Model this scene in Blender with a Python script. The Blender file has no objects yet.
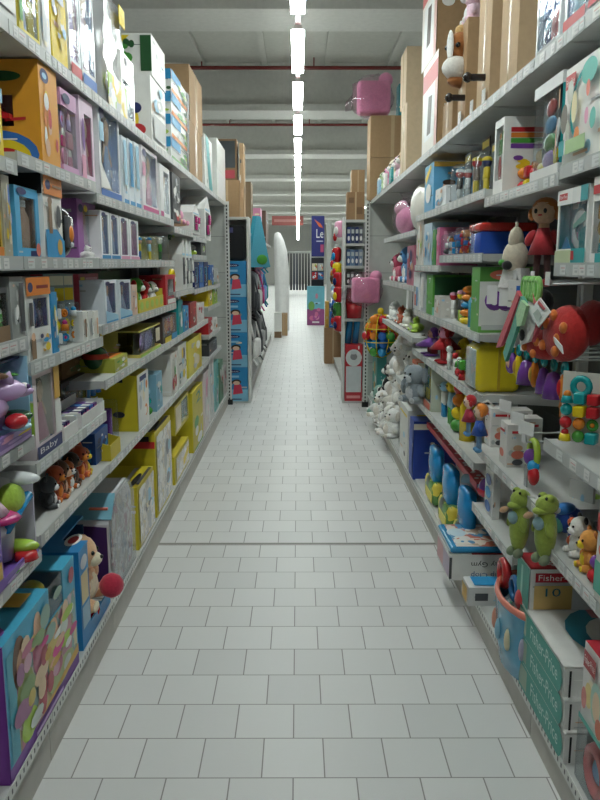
LAMP = 40.0; EXPO = 0.0
import bpy, bmesh, math, random
from mathutils import Vector as V, Matrix
C = bpy.context.scene.collection
R_ = math.radians
# ------------------------------------------------------------------ measures of the place
H = 1.60                      # eye height
F = 760.0                     # focal length in pixels of the 600 px wide frame
PITCH = math.atan(136/760.0)
cs, sn = math.cos(PITCH), math.sin(PITCH)
XL, XR = .795, .786           # distance of the two shelf fronts from the aisle axis

# ------------------------------------------------------------------ materials
HEX = dict(W='f1f1ec', LG='c4c8c6', G='8d9190', DG='4b4e52', K='141517', BR='b08c62', DBR='8a6a48', Y='f0cf12', DY='c9a60c',
  O='ee8420', R='d3222a', DR='8e1a20', PK='f0a0c2', HP='dd3a8e', LPK='f6cfdf', LB='9fd3ee', B='2a72cf', SB='1f98d8', NB='1c2a6c',
  T='10a3a6', TE='138c80', GR='46a238', DGR='1f5a2a', LGN='a9cf3e', P='7b3fa4', DP='472468', LP='c7a5df', BN='6a4327', DBN='3a2618',
  SK='e6b48e', CR='ece0bf', GOLD='d9a63a', SILV='c9ced2', MINT='8fdcc4', CORAL='ee7a62')
def rgb(h):
    h = HEX.get(h, h).lstrip('#')
    v = [int(h[i:i+2], 16)/255 for i in (0, 2, 4)]; g = .3*v[0]+.59*v[1]+.11*v[2]; v = [g+(x-g)*.88 for x in v]
    return [x/12.92 if x <= .04045 else ((x+.055)/1.055)**2.4 for x in v] + [1]
MC = {}
def new_mat(name):
    m = bpy.data.materials.new(name); m.use_nodes = True
    nt = m.node_tree; return m, nt, nt.nodes['Principled BSDF']
def mat(col, rough=.42, metal=0, kind='ink'):
    k = (col, rough, metal, kind)
    if k in MC: return MC[k]
    m, nt, b = new_mat(kind+'_'+col)
    n = nt.nodes.new('ShaderNodeTexNoise'); tc = nt.nodes.new('ShaderNodeTexCoord')
    nt.links.new(tc.outputs['Object'], n.inputs['Vector'])
    n.inputs['Scale'].default_value = {'fabric': 90, 'card': 35}.get(kind, 14); n.inputs['Detail'].default_value = 3
    mx = nt.nodes.new('ShaderNodeMix'); mx.data_type = 'RGBA'
    c = rgb(col); a = .72 if kind == 'fabric' else .86
    mx.inputs['A'].default_value = [x*a for x in c[:3]]+[1]; mx.inputs['B'].default_value = [min(1, x*(1+(1-a)*.6)) for x in c[:3]]+[1]
    nt.links.new(n.outputs['Fac'], mx.inputs['Factor']); nt.links.new(mx.outputs['Result'], b.inputs['Base Color'])
    b.inputs['Roughness'].default_value = rough; b.inputs['Metallic'].default_value = metal
    if kind == 'fabric':
        b.inputs['Sheen Weight'].default_value = .25
        bp = nt.nodes.new('ShaderNodeBump'); bp.inputs['Strength'].default_value = .5; bp.inputs['Distance'].default_value = .004
        nt.links.new(n.outputs['Fac'], bp.inputs['Height']); nt.links.new(bp.outputs['Normal'], b.inputs['Normal'])
    MC[k] = m; return m
def fab(col): return mat(col, .95, 0, 'fabric')
def card(col): return mat(col, .75, 0, 'card')
def gloss(col): return mat(col, .16, 0, 'plastic')
def metal(col, r=.35): return mat(col, r, .0, 'painted_metal')
def prnt(cols, scale=26, rough=.32):
    k = ('print', cols, scale)
    if k in MC: return MC[k]
    m, nt, b = new_mat('print')
    tc = nt.nodes.new('ShaderNodeTexCoord'); vo = nt.nodes.new('ShaderNodeTexVoronoi'); no = nt.nodes.new('ShaderNodeTexNoise')
    ad = nt.nodes.new('ShaderNodeMix'); ad.data_type = 'VECTOR'; ad.inputs['Factor'].default_value = .12
    rp = nt.nodes.new('ShaderNodeValToRGB'); sp = nt.nodes.new('ShaderNodeSeparateColor')
    no.inputs['Scale'].default_value = scale*.6
    nt.links.new(tc.outputs['Object'], no.inputs['Vector'])
    nt.links.new(tc.outputs['Object'], ad.inputs['A']); nt.links.new(no.outputs['Color'], ad.inputs['B'])
    nt.links.new(ad.outputs['Result'], vo.inputs['Vector']); vo.inputs['Scale'].default_value = scale
    nt.links.new(vo.outputs['Color'], sp.inputs['Color']); nt.links.new(sp.outputs['Red'], rp.inputs['Fac'])
    cl = cols.split(','); e = rp.color_ramp.elements; rp.color_ramp.interpolation = 'CONSTANT'
    while len(e) < len(cl): e.new(.5)
    for i, c in enumerate(cl): e[i].position = i/len(cl); e[i].color = rgb(c)
    nt.links.new(rp.outputs['Color'], b.inputs['Base Color']); b.inputs['Roughness'].default_value = rough
    MC[k] = m; return m
def clear(tint='f4f8fa', amt=.04):
    k = ('clear', tint, amt)
    if k in MC: return MC[k]
    m, nt, b = new_mat('clear_plastic')
    t = nt.nodes.new('ShaderNodeBsdfTransparent'); g = nt.nodes.new('ShaderNodeBsdfGlossy'); mx = nt.nodes.new('ShaderNodeMixShader')
    lw = nt.nodes.new('ShaderNodeLayerWeight'); ma = nt.nodes.new('ShaderNodeMath'); ma.operation = 'MULTIPLY_ADD'
    no = nt.nodes.new('ShaderNodeTexNoise'); bp = nt.nodes.new('ShaderNodeBump'); tc = nt.nodes.new('ShaderNodeTexCoord')
    no.inputs['Scale'].default_value = 14; bp.inputs['Strength'].default_value = .35; bp.inputs['Distance'].default_value = .01
    nt.links.new(tc.outputs['Object'], no.inputs['Vector']); nt.links.new(no.outputs['Fac'], bp.inputs['Height'])
    nt.links.new(bp.outputs['Normal'], g.inputs['Normal'])
    lw.inputs['Blend'].default_value = .35
    t.inputs['Color'].default_value = rgb(tint); g.inputs['Roughness'].default_value = .12
    ma.inputs[1].default_value = .22; ma.inputs[2].default_value = amt
    nt.links.new(lw.outputs['Fresnel'], ma.inputs[0]); nt.links.new(ma.outputs[0], mx.inputs['Fac'])
    nt.links.new(t.outputs[0], mx.inputs[1]); nt.links.new(g.outputs[0], mx.inputs[2])
    nt.links.new(mx.outputs[0], nt.nodes['Material Output'].inputs['Surface'])
    MC[k] = m; return m
def M(c):
    if not isinstance(c, str): return c
    if ',' in c:
        a = c.split('@'); return prnt(a[0], float(a[1]) if len(a) > 1 else 26)
    return mat(c)

# ------------------------------------------------------------------ mesh builder
TXT = {}
def text_mesh(s):
    if s not in TXT:
        cu = bpy.data.curves.new('lettering', 'FONT'); cu.body = s; cu.size = 1; cu.resolution_u = 2
        o = bpy.data.objects.new('lettering', cu); me = o.to_mesh()
        vs = [v.co.copy() for v in me.vertices]; fs = [list(p.vertices) for p in me.polygons]
        o.to_mesh_clear(); bpy.data.objects.remove(o); bpy.data.curves.remove(cu)
        TXT[s] = (vs, fs)
    return TXT[s]
class MB:
    def __init__(s): s.v = []; s.f = []; s.m = []; s.sm = []; s.mats = []
    def mi(s, m):
        m = M(m)
        if m not in s.mats: s.mats.append(m)
        return s.mats.index(m)
    def add(s, vs, fs, m, smooth=False):
        n = len(s.v); i = s.mi(m); s.v += [tuple(x) for x in vs]
        for f in fs: s.f.append([n+k for k in f]); s.m.append(i); s.sm.append(smooth)
    def box(s, x0, x1, y0, y1, z0, z1, m):
        vs = [(x, y, z) for z in (z0, z1) for y in (y0, y1) for x in (x0, x1)]
        s.add(vs, [(0, 2, 3, 1), (4, 5, 7, 6), (0, 1, 5, 4), (2, 6, 7, 3), (0, 4, 6, 2), (1, 3, 7, 5)], m)
    def quad(s, pts, m): s.add(pts, [range(len(pts))], m)
    def hull(s, bot, top, m, smooth=False):            # two rings of equal length
        n = len(bot)
        s.add(list(bot)+list(top), [tuple(range(n))[::-1], tuple(range(n, 2*n))]+[(i, (i+1) % n, n+(i+1) % n, n+i) for i in range(n)], m, smooth)
    def rbox(s, x0, x1, y0, y1, z0, z1, r, m, seg=3):  # box with rounded edges
        bm = bmesh.new(); bmesh.ops.create_cube(bm, size=1)
        for v in bm.verts: v.co = V(((x0+x1)/2+v.co.x*(x1-x0), (y0+y1)/2+v.co.y*(y1-y0), (z0+z1)/2+v.co.z*(z1-z0)))
        bmesh.ops.bevel(bm, geom=bm.edges[:], offset=min(r, .49*min(x1-x0, y1-y0, z1-z0)), segments=seg, profile=.5, affect='EDGES')
        bm.verts.index_update()
        s.add([v.co for v in bm.verts], [[v.index for v in f.verts] for f in bm.faces], m, True); bm.free()
    def ell(s, c, r, m, seg=14, rot=None):
        if not hasattr(r, '__len__'): r = (r, r, r)
        rings = max(6, seg//2+1); vs = []; fs = []
        mt = rot or Matrix.Identity(3)
        for i in range(rings+1):
            a = math.pi*i/rings
            for j in range(seg):
                b = 2*math.pi*j/seg
                vs.append(V(c)+mt @ V((r[0]*math.sin(a)*math.cos(b), r[1]*math.sin(a)*math.sin(b), r[2]*math.cos(a))))
        for i in range(rings):
            for j in range(seg):
                q = (i*seg+j, (i+1)*seg+j, (i+1)*seg+(j+1) % seg, i*seg+(j+1) % seg)
                if i == 0: q = (q[0], q[1], q[2])
                elif i == rings-1: q = (q[0], q[1], q[3])
                fs.append(q)
        s.add(vs, fs, m, True)
    def cyl(s, p0, p1, r0, r1, m, seg=12, smooth=True):
        p0, p1 = V(p0), V(p1); d = (p1-p0).normalized()
        a = d.orthogonal().normalized(); b = d.cross(a)
        ring = lambda p, r: [p+(a*math.cos(t)+b*math.sin(t))*r for t in [2*math.pi*i/seg for i in range(seg)]]
        s.hull(ring(p0, r0), ring(p1, max(r1, 1e-4)), m, smooth)
    def tube(s, pts, r, m, seg=8):
        for a, b in zip(pts, pts[1:]): s.cyl(a, b, r, r, m, seg)
        for p in pts[1:-1]: s.ell(p, r, m, seg)
    def torus(s, c, R, r, m, axis='y', seg=16, sec=7, sx=1, sz=1):
        vs = []; fs = []
        for i in range(seg):
            a = 2*math.pi*i/seg
            for j in range(sec):
                b = 2*math.pi*j/sec; q = R+r*math.cos(b)
                p = (q*math.cos(a)*sx, r*math.sin(b), q*math.sin(a)*sz)
                if axis == 'z': p = (p[0], p[2], p[1])
                vs.append(V(c)+V(p))
        for i in range(seg):
            for j in range(sec):
                fs.append((i*sec+j, i*sec+(j+1) % sec, ((i+1) % seg)*sec+(j+1) % sec, ((i+1) % seg)*sec+j))
        s.add(vs, fs, m, True)
    def lathe(s, prof, m, seg=20, sx=1, sy=1, c=(0, 0, 0), smooth=True):
        vs = [(c[0]+r*math.cos(2*math.pi*j/seg)*sx, c[1]+r*math.sin(2*math.pi*j/seg)*sy, c[2]+z) for r, z in prof for j in range(seg)]
        fs = [(i*seg+j, i*seg+(j+1) % seg, (i+1)*seg+(j+1) % seg, (i+1)*seg+j) for i in range(len(prof)-1) for j in range(seg)]
        s.add(vs, fs, m, smooth)
    def prism(s, pts, y0, y1, m):                       # outline in x,z pushed through y
        s.hull([(x, y0, z) for x, z in pts], [(x, y1, z) for x, z in pts], m)
    def text(s, st, O, ux, uy, n, m):                   # lettering fitted to the rectangle O, ux, uy
        vs, fs = text_mesh(st)
        x0 = min(v.x for v in vs); x1 = max(v.x for v in vs); y0 = min(v.y for v in vs); y1 = max(v.y for v in vs)
        s.add([V(O)+V(ux)*((v.x-x0)/(x1-x0))+V(uy)*((v.y-y0)/(y1-y0))+V(n) for v in vs], fs, m)
    def build(s, name, parent=None):
        me = bpy.data.meshes.new(name); me.from_pydata(s.v, [], s.f)
        for m in s.mats: me.materials.append(m)
        me.polygons.foreach_set('material_index', s.m); me.polygons.foreach_set('use_smooth', s.sm)
        me.update()
        bm = bmesh.new(); bm.from_mesh(me); bmesh.ops.recalc_face_normals(bm, faces=bm.faces) if not getattr(s, 'flat', False) else None
        bm.to_mesh(me); bm.free()
        o = bpy.data.objects.new(name, me); C.objects.link(o)
        if parent: o.parent = parent
        return o
def empty(name, parent=None):
    o = bpy.data.objects.new(name, None); o.empty_display_size = .05; C.objects.link(o)
    if parent: o.parent = parent
    return o
LABELS = {}
def tag(o, label, cat, group=None):
    o['label'] = label; o['category'] = cat
    if group: o['group'] = group
    LABELS.setdefault(label, []).append(group)
    return o
def struct(o): o['kind'] = 'structure'; return o

# ------------------------------------------------------------------ printed cartons
def frame(face, w, h, d):
    return {'F': ((-w/2, 0, 0), (w, 0, 0), (0, 0, h), (0, -1, 0)), 'L': ((-w/2, d, 0), (0, -d, 0), (0, 0, h), (-1, 0, 0)),
            'R': ((w/2, 0, 0), (0, d, 0), (0, 0, h), (1, 0, 0)), 'T': ((-w/2, 0, h), (w, 0, 0), (0, d, 0), (0, 0, 1))}[face]
def art(mb, w, h, d, items):
    k = 0
    for it in items:
        for face in ('LR' if it[0] == 'S' else it[0]):
            O, ux, uy, n = [V(q) for q in frame(face, w, h, d)]
            k += 1; e = n*(.0008+.00025*k); P = lambda u, v: O+ux*u+uy*v+e
            t = it[1]
            if t == 'r':
                u0, v0, u1, v1, c = it[2:7]; mb.quad([P(u0, v0), P(u1, v0), P(u1, v1), P(u0, v1)], c)
            elif t == 'o':
                u, v, ru, rv, c = it[2:7]
                mb.quad([P(u+ru*math.cos(a), v+rv*math.sin(a)) for a in [2*math.pi*i/18 for i in range(18)]], c)
            elif t == 'p':
                mb.quad([P(u, v) for u, v in it[2]], it[3])
            elif t == 't':
                u0, v0, u1, v1, st, c = it[2:8]; mb.text(st, P(u0, v0), ux*(u1-u0), uy*(v1-v0), (0, 0, 0), c)
            elif t == 'b':
                u0, v0, u1, v1, n_, cols, seed = it[2:9]; rn = random.Random(seed); cl = cols.split(',')
                for q in range(n_):
                    ru = (u1-u0)*rn.uniform(.5, 1.1)/math.sqrt(n_)*.5; rv = (v1-v0)*rn.uniform(.5, 1.1)/math.sqrt(n_)*.5
                    u = rn.uniform(u0+ru, u1-ru); v = rn.uniform(v0+rv, v1-rv); e2 = e+n*(.00004*q)
                    mb.quad([O+ux*(u+ru*math.cos(a))+uy*(v+rv*math.sin(a))+e2 for a in [2*math.pi*i/10 for i in range(10)]], cl[q % len(cl)])
def clutter(n, seed, cols, faces='FS'):              # the small print every pack carries: bars of text and picture spots
    rn = random.Random(seed); out = []; cl = cols.split(',')
    for i in range(n):
        f = rn.choice(faces); u = rn.uniform(.03, .8); v = rn.uniform(.04, .92); c = rn.choice(cl)
        if rn.random() < .55: out.append((f, 'r', u, v, min(.97, u+rn.uniform(.08, .4)), min(.98, v+rn.uniform(.012, .05)), c))
        else: out.append((f, 'o', min(.85, max(.15, u)), v if .1 < v < .9 else .5, rn.uniform(.03, .12), rn.uniform(.02, .07), c))
    return out
def busy_at(mb, w, h, y, z0, key):
    rn = random.Random(len(str(key))*7+int(w*1e4)); cl = ['W', 'LB', 'PK', 'LG', 'CR', 'SK']
    for i in range(5):
        x = rn.uniform(-w/2, w/2*.6); z = z0+rn.uniform(0, h*.9); mb.box(x, x+w*rn.uniform(.1, .35), y-.0005*i-.0004, y, z, z+h*rn.uniform(.05, .2), rn.choice(cl))
SEED = [0]
def carton(name, d, body, items=(), top=None):
    def f(w, h):
        mb = MB(); mb.flat = True
        mb.box(-w/2, w/2, 0, d, 0, h, body)
        if top: mb.box(-w/2+.0005, w/2-.0005, .0005, d-.0005, h-.001, h+.0008, top)
        SEED[0] += 1
        art(mb, w, h, d, (clutter(9, SEED[0], 'W,LG,G,DG,CR,SK,LB,SILV') if name not in ('white_box', 'card_tray', 'small_pack') else [])+list(items))
        return mb.build(name)
    return f
def brown(name='cardboard_carton', d=.35, items=(), col='BR'):
    def f(w, h):
        mb = MB(); mb.flat = True; mb.box(-w/2, w/2, 0, d, 0, h, card(col))
        art(mb, w, h, d, [('FLRT', 'r', .46, 0, .54, 1, mat('c9ae86', .25, 0, 'tape'))]+list(items))
        return mb.build(name)
    return f
def winbox(name, d, body, inner, win=(.12, .12, .88, .85), toy=None, toyname='toy', items=(), glass=True, side=False):
    def f(w, h):
        r = empty(name); t = .004; mb = MB(); mb.flat = True
        u0, v0, u1, v1 = win; x0, x1, z0, z1 = -w/2+u0*w, -w/2+u1*w, v0*h, v1*h
        mb.box(-w/2, w/2, d-t, d, 0, h, body); mb.box(-w/2, w/2, 0, d-t, 0, t, body); mb.box(-w/2, w/2, 0, d-t, h-t, h, body)
        for x in (-w/2, w/2-t):
            if side:                                  # window runs round the corner
                mb.box(x, x+t, 0, d-t, t, z0, body); mb.box(x, x+t, 0, d-t, z1, h-t, body); mb.box(x, x+t, d*.55, d-t, z0, z1, body)
            else: mb.box(x, x+t, 0, d-t, t, h-t, body)
        mb.box(-w/2+t, w/2-t, 0, t, t, max(z0, t+.001), body); mb.box(-w/2+t, w/2-t, 0, t, min(z1, h-t-.001), h-t, body)
        if x0 > -w/2+t and not side: mb.box(-w/2+t, x0, 0, t, z0, z1, body)
        if x1 < w/2-t and not side: mb.box(x1, w/2-t, 0, t, z0, z1, body)
        SEED[0] += 1; art(mb, w, h, d, [q for q in clutter(14, SEED[0], 'DG,LG,W,SK,LB,NB,SILV', 'FFS') if q[0] == 'S' or q[3]+.05 < v0 or q[3]-.08 > v1]+list(items)); mb.build('carton', r)
        di = max(.013, min(.034, w*.17)); d0 = max(.05, min(.14, w)); ib = MB(); ib.box(-w/2+t, w/2-t, di, di+.003, t, h-t, inner)
        if not side: ib.box(x0, x0+.001, t+.0005, di, z0, z1, inner); ib.box(x1-.001, x1, t+.0005, di, z0, z1, inner)
        busy_at(ib, w*.8, h*.8, di-.001, h*.1, inner); ib.build('insert', r)
        if toy:
            tb = MB(); toy(tb, (x1-x0)*.96, min((z1-z0)*.97, h-2*t-z0), d0)
            o = tb.build(toyname, r); o.location = ((x0+x1)/2, .0045, max(z0, t+.001)); o.scale = (1, (di-.008)/d0, 1)
        if glass:
            g = MB(); g.box(x0, x1, .001, .0025, z0, z1, clear())
            if side:
                for x in (-w/2+.001, w/2-.0025): g.box(x, x+.0015, .004, d*.55, z0, z1, clear())
            g.build('window', r)
        return r
    return f
# toys drawn inside packs (x centred, y 0..d, z 0..h)
def t_doll(dress='PK', hair='Y', skin='SK'):
    def t(mb, w, h, d):
        r = min(w*.42, h*.17, d*.42); y = d*.5
        mb.ell((0, y+r*.25, h*.80), (r*1.15, r*.95, r*1.2), hair); mb.ell((0, y-r*.15, h*.79), (r*.85, r*.85, r), skin)
        mb.box(-r*.75, -r*.3, y+r*.2, y+r*.6, h*.45, h*.75, hair); mb.box(r*.3, r*.75, y+r*.2, y+r*.6, h*.45, h*.75, hair)
        mb.cyl((0, y, h*.02), (0, y, h*.60), min(w*.46, d*.48), r*.45, fab(dress)); mb.cyl((0, y, h*.60), (0, y, h*.68), r*.3, r*.3, skin)
        for s in (-1, 1): mb.cyl((s*r*.5, y, h*.60), (s*min(w*.44, r*1.5), y-r*.2, h*.36), r*.22, r*.18, skin)
    return t
def t_fig(body='B', head='SK', legs='NB', hat=None):
    def t(mb, w, h, d):
        r = min(w*.3, h*.16, d*.4); y = d*.5
        for s in (-1, 1):
            mb.cyl((s*r*.5, y, 0), (s*r*.45, y, h*.4), r*.42, r*.42, legs); mb.cyl((s*r*.95, y, h*.66), (s*r*1.35, y-r*.2, h*.36), r*.3, r*.24, body)
        mb.rbox(-r*.85, r*.85, y-r*.5, y+r*.5, h*.36, h*.70, r*.3, body); mb.ell((0, y, h*.70+r*.85), r*.9, head)
        for s in (-1, 1): mb.ell((s*r*.3, y-r*.8, h*.70+r*.95), r*.13, 'K', 8)
        if hat: mb.ell((0, y+r*.05, h*.70+r*1.3), (r*.95, r*.95, r*.6), hat)
    return t
def t_car(col='R'):
    def t(mb, w, h, d):
        a = w*.48; b = min(h*.6, w*.4); y0, y1 = d*.15, d*.85
        mb.prism([(-a, b*.25), (a, b*.25), (a, b*.55), (a*.5, b*.62), (a*.2, b), (-a*.55, b), (-a*.8, b*.6), (-a, b*.55)], y0, y1, gloss(col))
        mb.prism([(-a*.5, b*.66), (a*.3, b*.66), (a*.12, b*.94), (-a*.45, b*.94)], y0-.002, y1+.002, 'K')
        for x in (-a*.55, a*.55): mb.cyl((x, y0-.006, b*.25), (x, y1+.006, b*.25), b*.25, b*.25, 'K'); mb.cyl((x, y0-.009, b*.25), (x, y0-.004, b*.25), b*.12, b*.12, 'SILV')
    return t
def t_set(cols, n=9, seed=1):                     # a set of small rounded pieces standing and stacked in the pack
    def t(mb, w, h, d):
        rn = random.Random(seed); cl = cols.split(','); k = max(2, round(math.sqrt(n*w/max(h, .01)))); rows = max(1, math.ceil(n/k))
        cw, ch = w/k, h/rows; q = 0
        for j in range(rows):
            for i in range(k):
                c = gloss(cl[rn.randrange(len(cl))]); x = -w/2+(i+.5)*cw; z = j*ch; r = min(cw*.47, ch*.48, d*.4); y = d*.4
                s = rn.randrange(4)
                if s == 0: mb.ell((x, y, z+ch*.5), (cw*.46, min(d*.35, cw*.6), ch*.48), c)
                elif s == 1: mb.rbox(x-cw*.42, x+cw*.42, y-r, y+r, z+.002, z+ch*.92, r*.3, c)
                elif s == 2: mb.cyl((x, y, z+.002), (x, y, z+ch*.6), r, r*.75, c); mb.ell((x, y, z+ch*.72), r*.6, gloss(cl[rn.randrange(len(cl))]))
                else: mb.torus((x, y, z+ch*.5), r*.68, r*.3, c); mb.ell((x, y, z+ch*.5), r*.4, gloss(cl[rn.randrange(len(cl))]))
    return t
def t_tower(cols):
    def t(mb, w, h, d):
        cl = cols.split(','); n = len(cl); z = 0; y = d*.5
        for i, c in enumerate(cl):
            q = h/n; r = min(w*.48, d*.48)*(1-.35*i/n)
            mb.ell((0, y, z+q*.5), (r, r, q*.55), gloss(c)); z += q
    return t
def t_bottle(col='LB', cap='W'):
    def t(mb, w, h, d):
        r = min(w*.4, d*.4)
        mb.lathe([(0, 0), (r, 0), (r, h*.62), (r*.45, h*.78), (r*.45, h*.84), (r*.5, h*.84), (r*.5, h*.97), (0, h*.97)], gloss(col), c=(0, d*.5, 0))
        mb.lathe([(r*.52, h*.84), (r*.52, h*.98), (0, h*.98)], cap, c=(0, d*.5, 0))
    return t
def t_horse(col='W', mane='PK'):
    def t(mb, w, h, d):
        y = d*.5; a = min(w, h*1.1); m = gloss(col)
        mb.ell((0, y, h*.42), (a*.30, min(d*.4, a*.16), a*.17), m)
        for x in (-a*.2, a*.2):
            for s in (-1, 1): mb.cyl((x, y+s*min(d*.2, a*.08), 0), (x*.95, y+s*min(d*.2, a*.08), h*.4), a*.05, a*.075, m)
        mb.cyl((-a*.2, y, h*.46), (-a*.32, y, h*.76), a*.12, a*.08, m, 12); mb.ell((-a*.38, y, h*.78), (a*.14, a*.085, a*.09), m)
        for s in (-1, 1): mb.cyl((-a*.3, y+s*a*.04, h*.82), (-a*.29, y+s*a*.05, h*.95), a*.03, .001, m); mb.ell((-a*.44, y+s*a*.075, h*.80), a*.02, 'K', 8)
        for i in range(5): mb.ell((-a*(.2-.01*i), y+a*.02, h*(.86-.08*i)), (a*.07, a*.05, a*.08), fab(mane))
        mb.tube([(a*.28, y, h*.48), (a*.40, y, h*.40), (a*.42, y, h*.15)], a*.05, fab(mane))
    return t
def pack(name, tfn, d):                          # a loose toy that is one mesh
    def f(w, h):
        mb = MB(); tfn(mb, w, h, d); return mb.build(name)
    return f
def blister(name, d, cardcol, tfn, items=(), toyname='toy', shell=.55):
    def f(w, h):
        r = empty(name); mb = MB(); mb.flat = True; mb.box(-w/2, w/2, d-.003, d, 0, h, cardcol)
        O = MB(); O.flat = True
        its = [it for it in items]
        for it in its: pass
        art(mb, w, h, .0, []); 
        for it in its:
            t = list(it); u0, v0, u1, v1 = t[2:6] if t[1] in 'rt' else (0, 0, 0, 0)
            if t[1] == 'r': mb.box(-w/2+u0*w, -w/2+u1*w, d-.0045, d-.003, v0*h, v1*h, t[6])
            if t[1] == 't': mb.text(t[6], (-w/2+u0*w, d-.0047, v0*h), ((u1-u0)*w, 0, 0), (0, 0, (v1-v0)*h), (0, 0, 0), t[7])
        mb.build('backing_card', r)
        tb = MB(); tfn(tb, w*.84, h*(shell-.04), d*.8); o = tb.build(toyname, r); o.location = (0, d*.08, .008)
        s = MB(); s.rbox(-w*.46, w*.46, 0, d-.005, .003, h*shell+.012, .012, clear(), 2); s.build('blister', r)
        return r
    return f
def gable(name, d, body, items=(), toy=None):
    def f(w, h):
        r = empty(name); mb = MB(); mb.flat = True
        mb.prism([(-w/2, 0), (w/2, 0), (w/2, h*.68), (0, h), (-w/2, h*.68)], 0, d, body); mb.flat = False
        mb.box(-w*.30, w*.30, -.002, 0, h*.1, h*.62, 'DG'); mb.box(-w*.38, w*.38, -.0015, 0, h*.66, h*.70, 'LB'); mb.build('carton', r)
        tb = MB(); (toy or t_set('T,HP,Y,W', 4, 3))(tb, w*.55, h*.48, .02); o = tb.build('toy', r); o.location = (0, -.022, h*.11)
        return r
    return f
# soft toys
def plush(name, col, ear='bear', belly=None, muzzle=None, accent=None, one=False, d=None, cloth=None):
    belly = belly or col; muzzle = muzzle or belly
    def f(w, h):
        D = d or w*.85; bm = fab(col); hr = min(w*.46, h*.27); hz = h-hr*(1.0 if ear in ('dog', 'none') else 1.18); y = D*.5
        if one: mb = MB(); P = lambda nm, par=None: mb
        else:
            r = empty(name); parts = []
            def P(nm, par=None): m_ = MB(); parts.append((nm, m_, par)); return m_
        m = P('body'); bz = (hz-hr*.6); m.ell((0, y, bz*.52), (w*.34, D*.38, bz*.56), cloth and fab(cloth) or bm)
        m.ell((0, y-D*.16, bz*.5), (w*.22, D*.25, bz*.40), fab(belly))
        hd = P('head'); hd.ell((0, y-D*.05, hz), (hr, hr*.92, hr*.95), bm)
        mz = P('muzzle', 'head'); mz.ell((0, y-D*.05-hr*.75, hz-hr*.28), (hr*.48, hr*.42, hr*.36), fab(muzzle)); mz.ell((0, y-D*.05-hr*1.14, hz-hr*.15), (hr*.14, hr*.1, hr*.1), 'K', 8)
        for s in (-1, 1):
            e = P('eye', 'head'); e.ell((s*hr*.36, y-D*.05-hr*.80, hz+hr*.16), hr*.12, gloss('K'), 8)
            e = P('ear', 'head')
            if ear == 'bear': e.ell((s*hr*.72, y, hz+hr*.78), (hr*.34, hr*.16, hr*.34), fab(accent or col))
            elif ear == 'dog': e.ell((s*hr*.98, y-hr*.1, hz+hr*.05), (hr*.22, hr*.36, hr*.62), fab(accent or col))
            elif ear == 'cat': e.cyl((s*hr*.55, y, hz+hr*.6), (s*hr*.7, y, hz+hr*1.18), hr*.32, .001, fab(accent or col))
            elif ear == 'elephant': e.ell((s*hr*1.2, y+hr*.1, hz+hr*.05), (hr*.62, hr*.14, hr*.72), fab(accent or col))
            else: e.ell((s*hr*.5, y, hz+hr*.85), (hr*.2, hr*.2, hr*.25), fab(accent or col))
            a = P('arm'); a.ell((s*w*.36, y-D*.12, bz*.62), (w*.12, D*.16, bz*.30), bm, 12, Matrix.Rotation(s*-.5, 3, 'Y'))
            l = P('leg'); l.ell((s*w*.26, y-D*.22, h*.09), (w*.16, D*.30, h*.09), bm); l.ell((s*w*.26, y-D*.46, h*.09), (w*.11, D*.05, h*.07), fab(belly))
        if ear == 'elephant':
            tk = P('trunk', 'head'); tk.tube([(0, y-D*.05-hr*.8, hz-hr*.1), (0, y-D*.05-hr*1.3, hz-hr*.6), (0, y-D*.05-hr*1.35, hz-hr*1.1)], hr*.2, bm)
        if one: return mb.build(name)
        made = {}
        for nm, m_, par in parts: made.setdefault(nm, m_.build(nm, made.get(par, r) if par else r)) if nm in ('body', 'head') else m_.build(nm, made.get(par, r) if par else r)
        return r
    return f
def ragdoll(name, dress, hair, skin='SK', legs='DG', shoes='R', hook=True):
    def f(w, h):
        r = empty(name); hr = min(w*.34, h*.2); y = hr
        b = MB(); b.ell((0, y, h-hr*1.15), (hr, hr*.9, hr), fab(skin))
        for s in (-1, 1): b.ell((s*hr*.38, y-hr*.85, h-hr*1.1), (hr*.15, hr*.08, hr*.2), 'K', 8)
        b.ell((0, y-hr*.9, h-hr*1.42), (hr*.2, hr*.06, hr*.07), 'R', 8)
        b.cyl((0, y, h*.46), (0, y, h-hr*1.9), hr*.5, hr*.4, fab(skin)); hd = b.build('body', r)
        m = MB(); m.ell((0, y+hr*.18, h-hr*.95), (hr*1.1, hr*.95, hr*.98), fab(hair))
        for s in (-1, 1): m.ell((s*hr*1.05, y, h-hr*1.3), (hr*.3, hr*.3, hr*.5), fab(hair))
        m.build('hair', r)
        m = MB(); m.cyl((0, y, h*.36), (0, y, h*.66), w*.40, hr*.45, fab(dress), 16)
        for s in (-1, 1): m.ell((s*w*.36, y, h*.55), (w*.13, hr*.45, h*.1), fab(dress), 12, Matrix.Rotation(s*-.5, 3, 'Y'))
        m.build('dress', r)
        for s in (-1, 1):
            m = MB(); m.cyl((s*w*.16, y, h*.08), (s*w*.13, y, h*.42), w*.085, w*.1, fab(legs)); m.ell((s*w*.18, y-w*.06, h*.05), (w*.12, w*.18, h*.05), fab(shoes)); m.build('leg', r)
        return r
    return f

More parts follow.
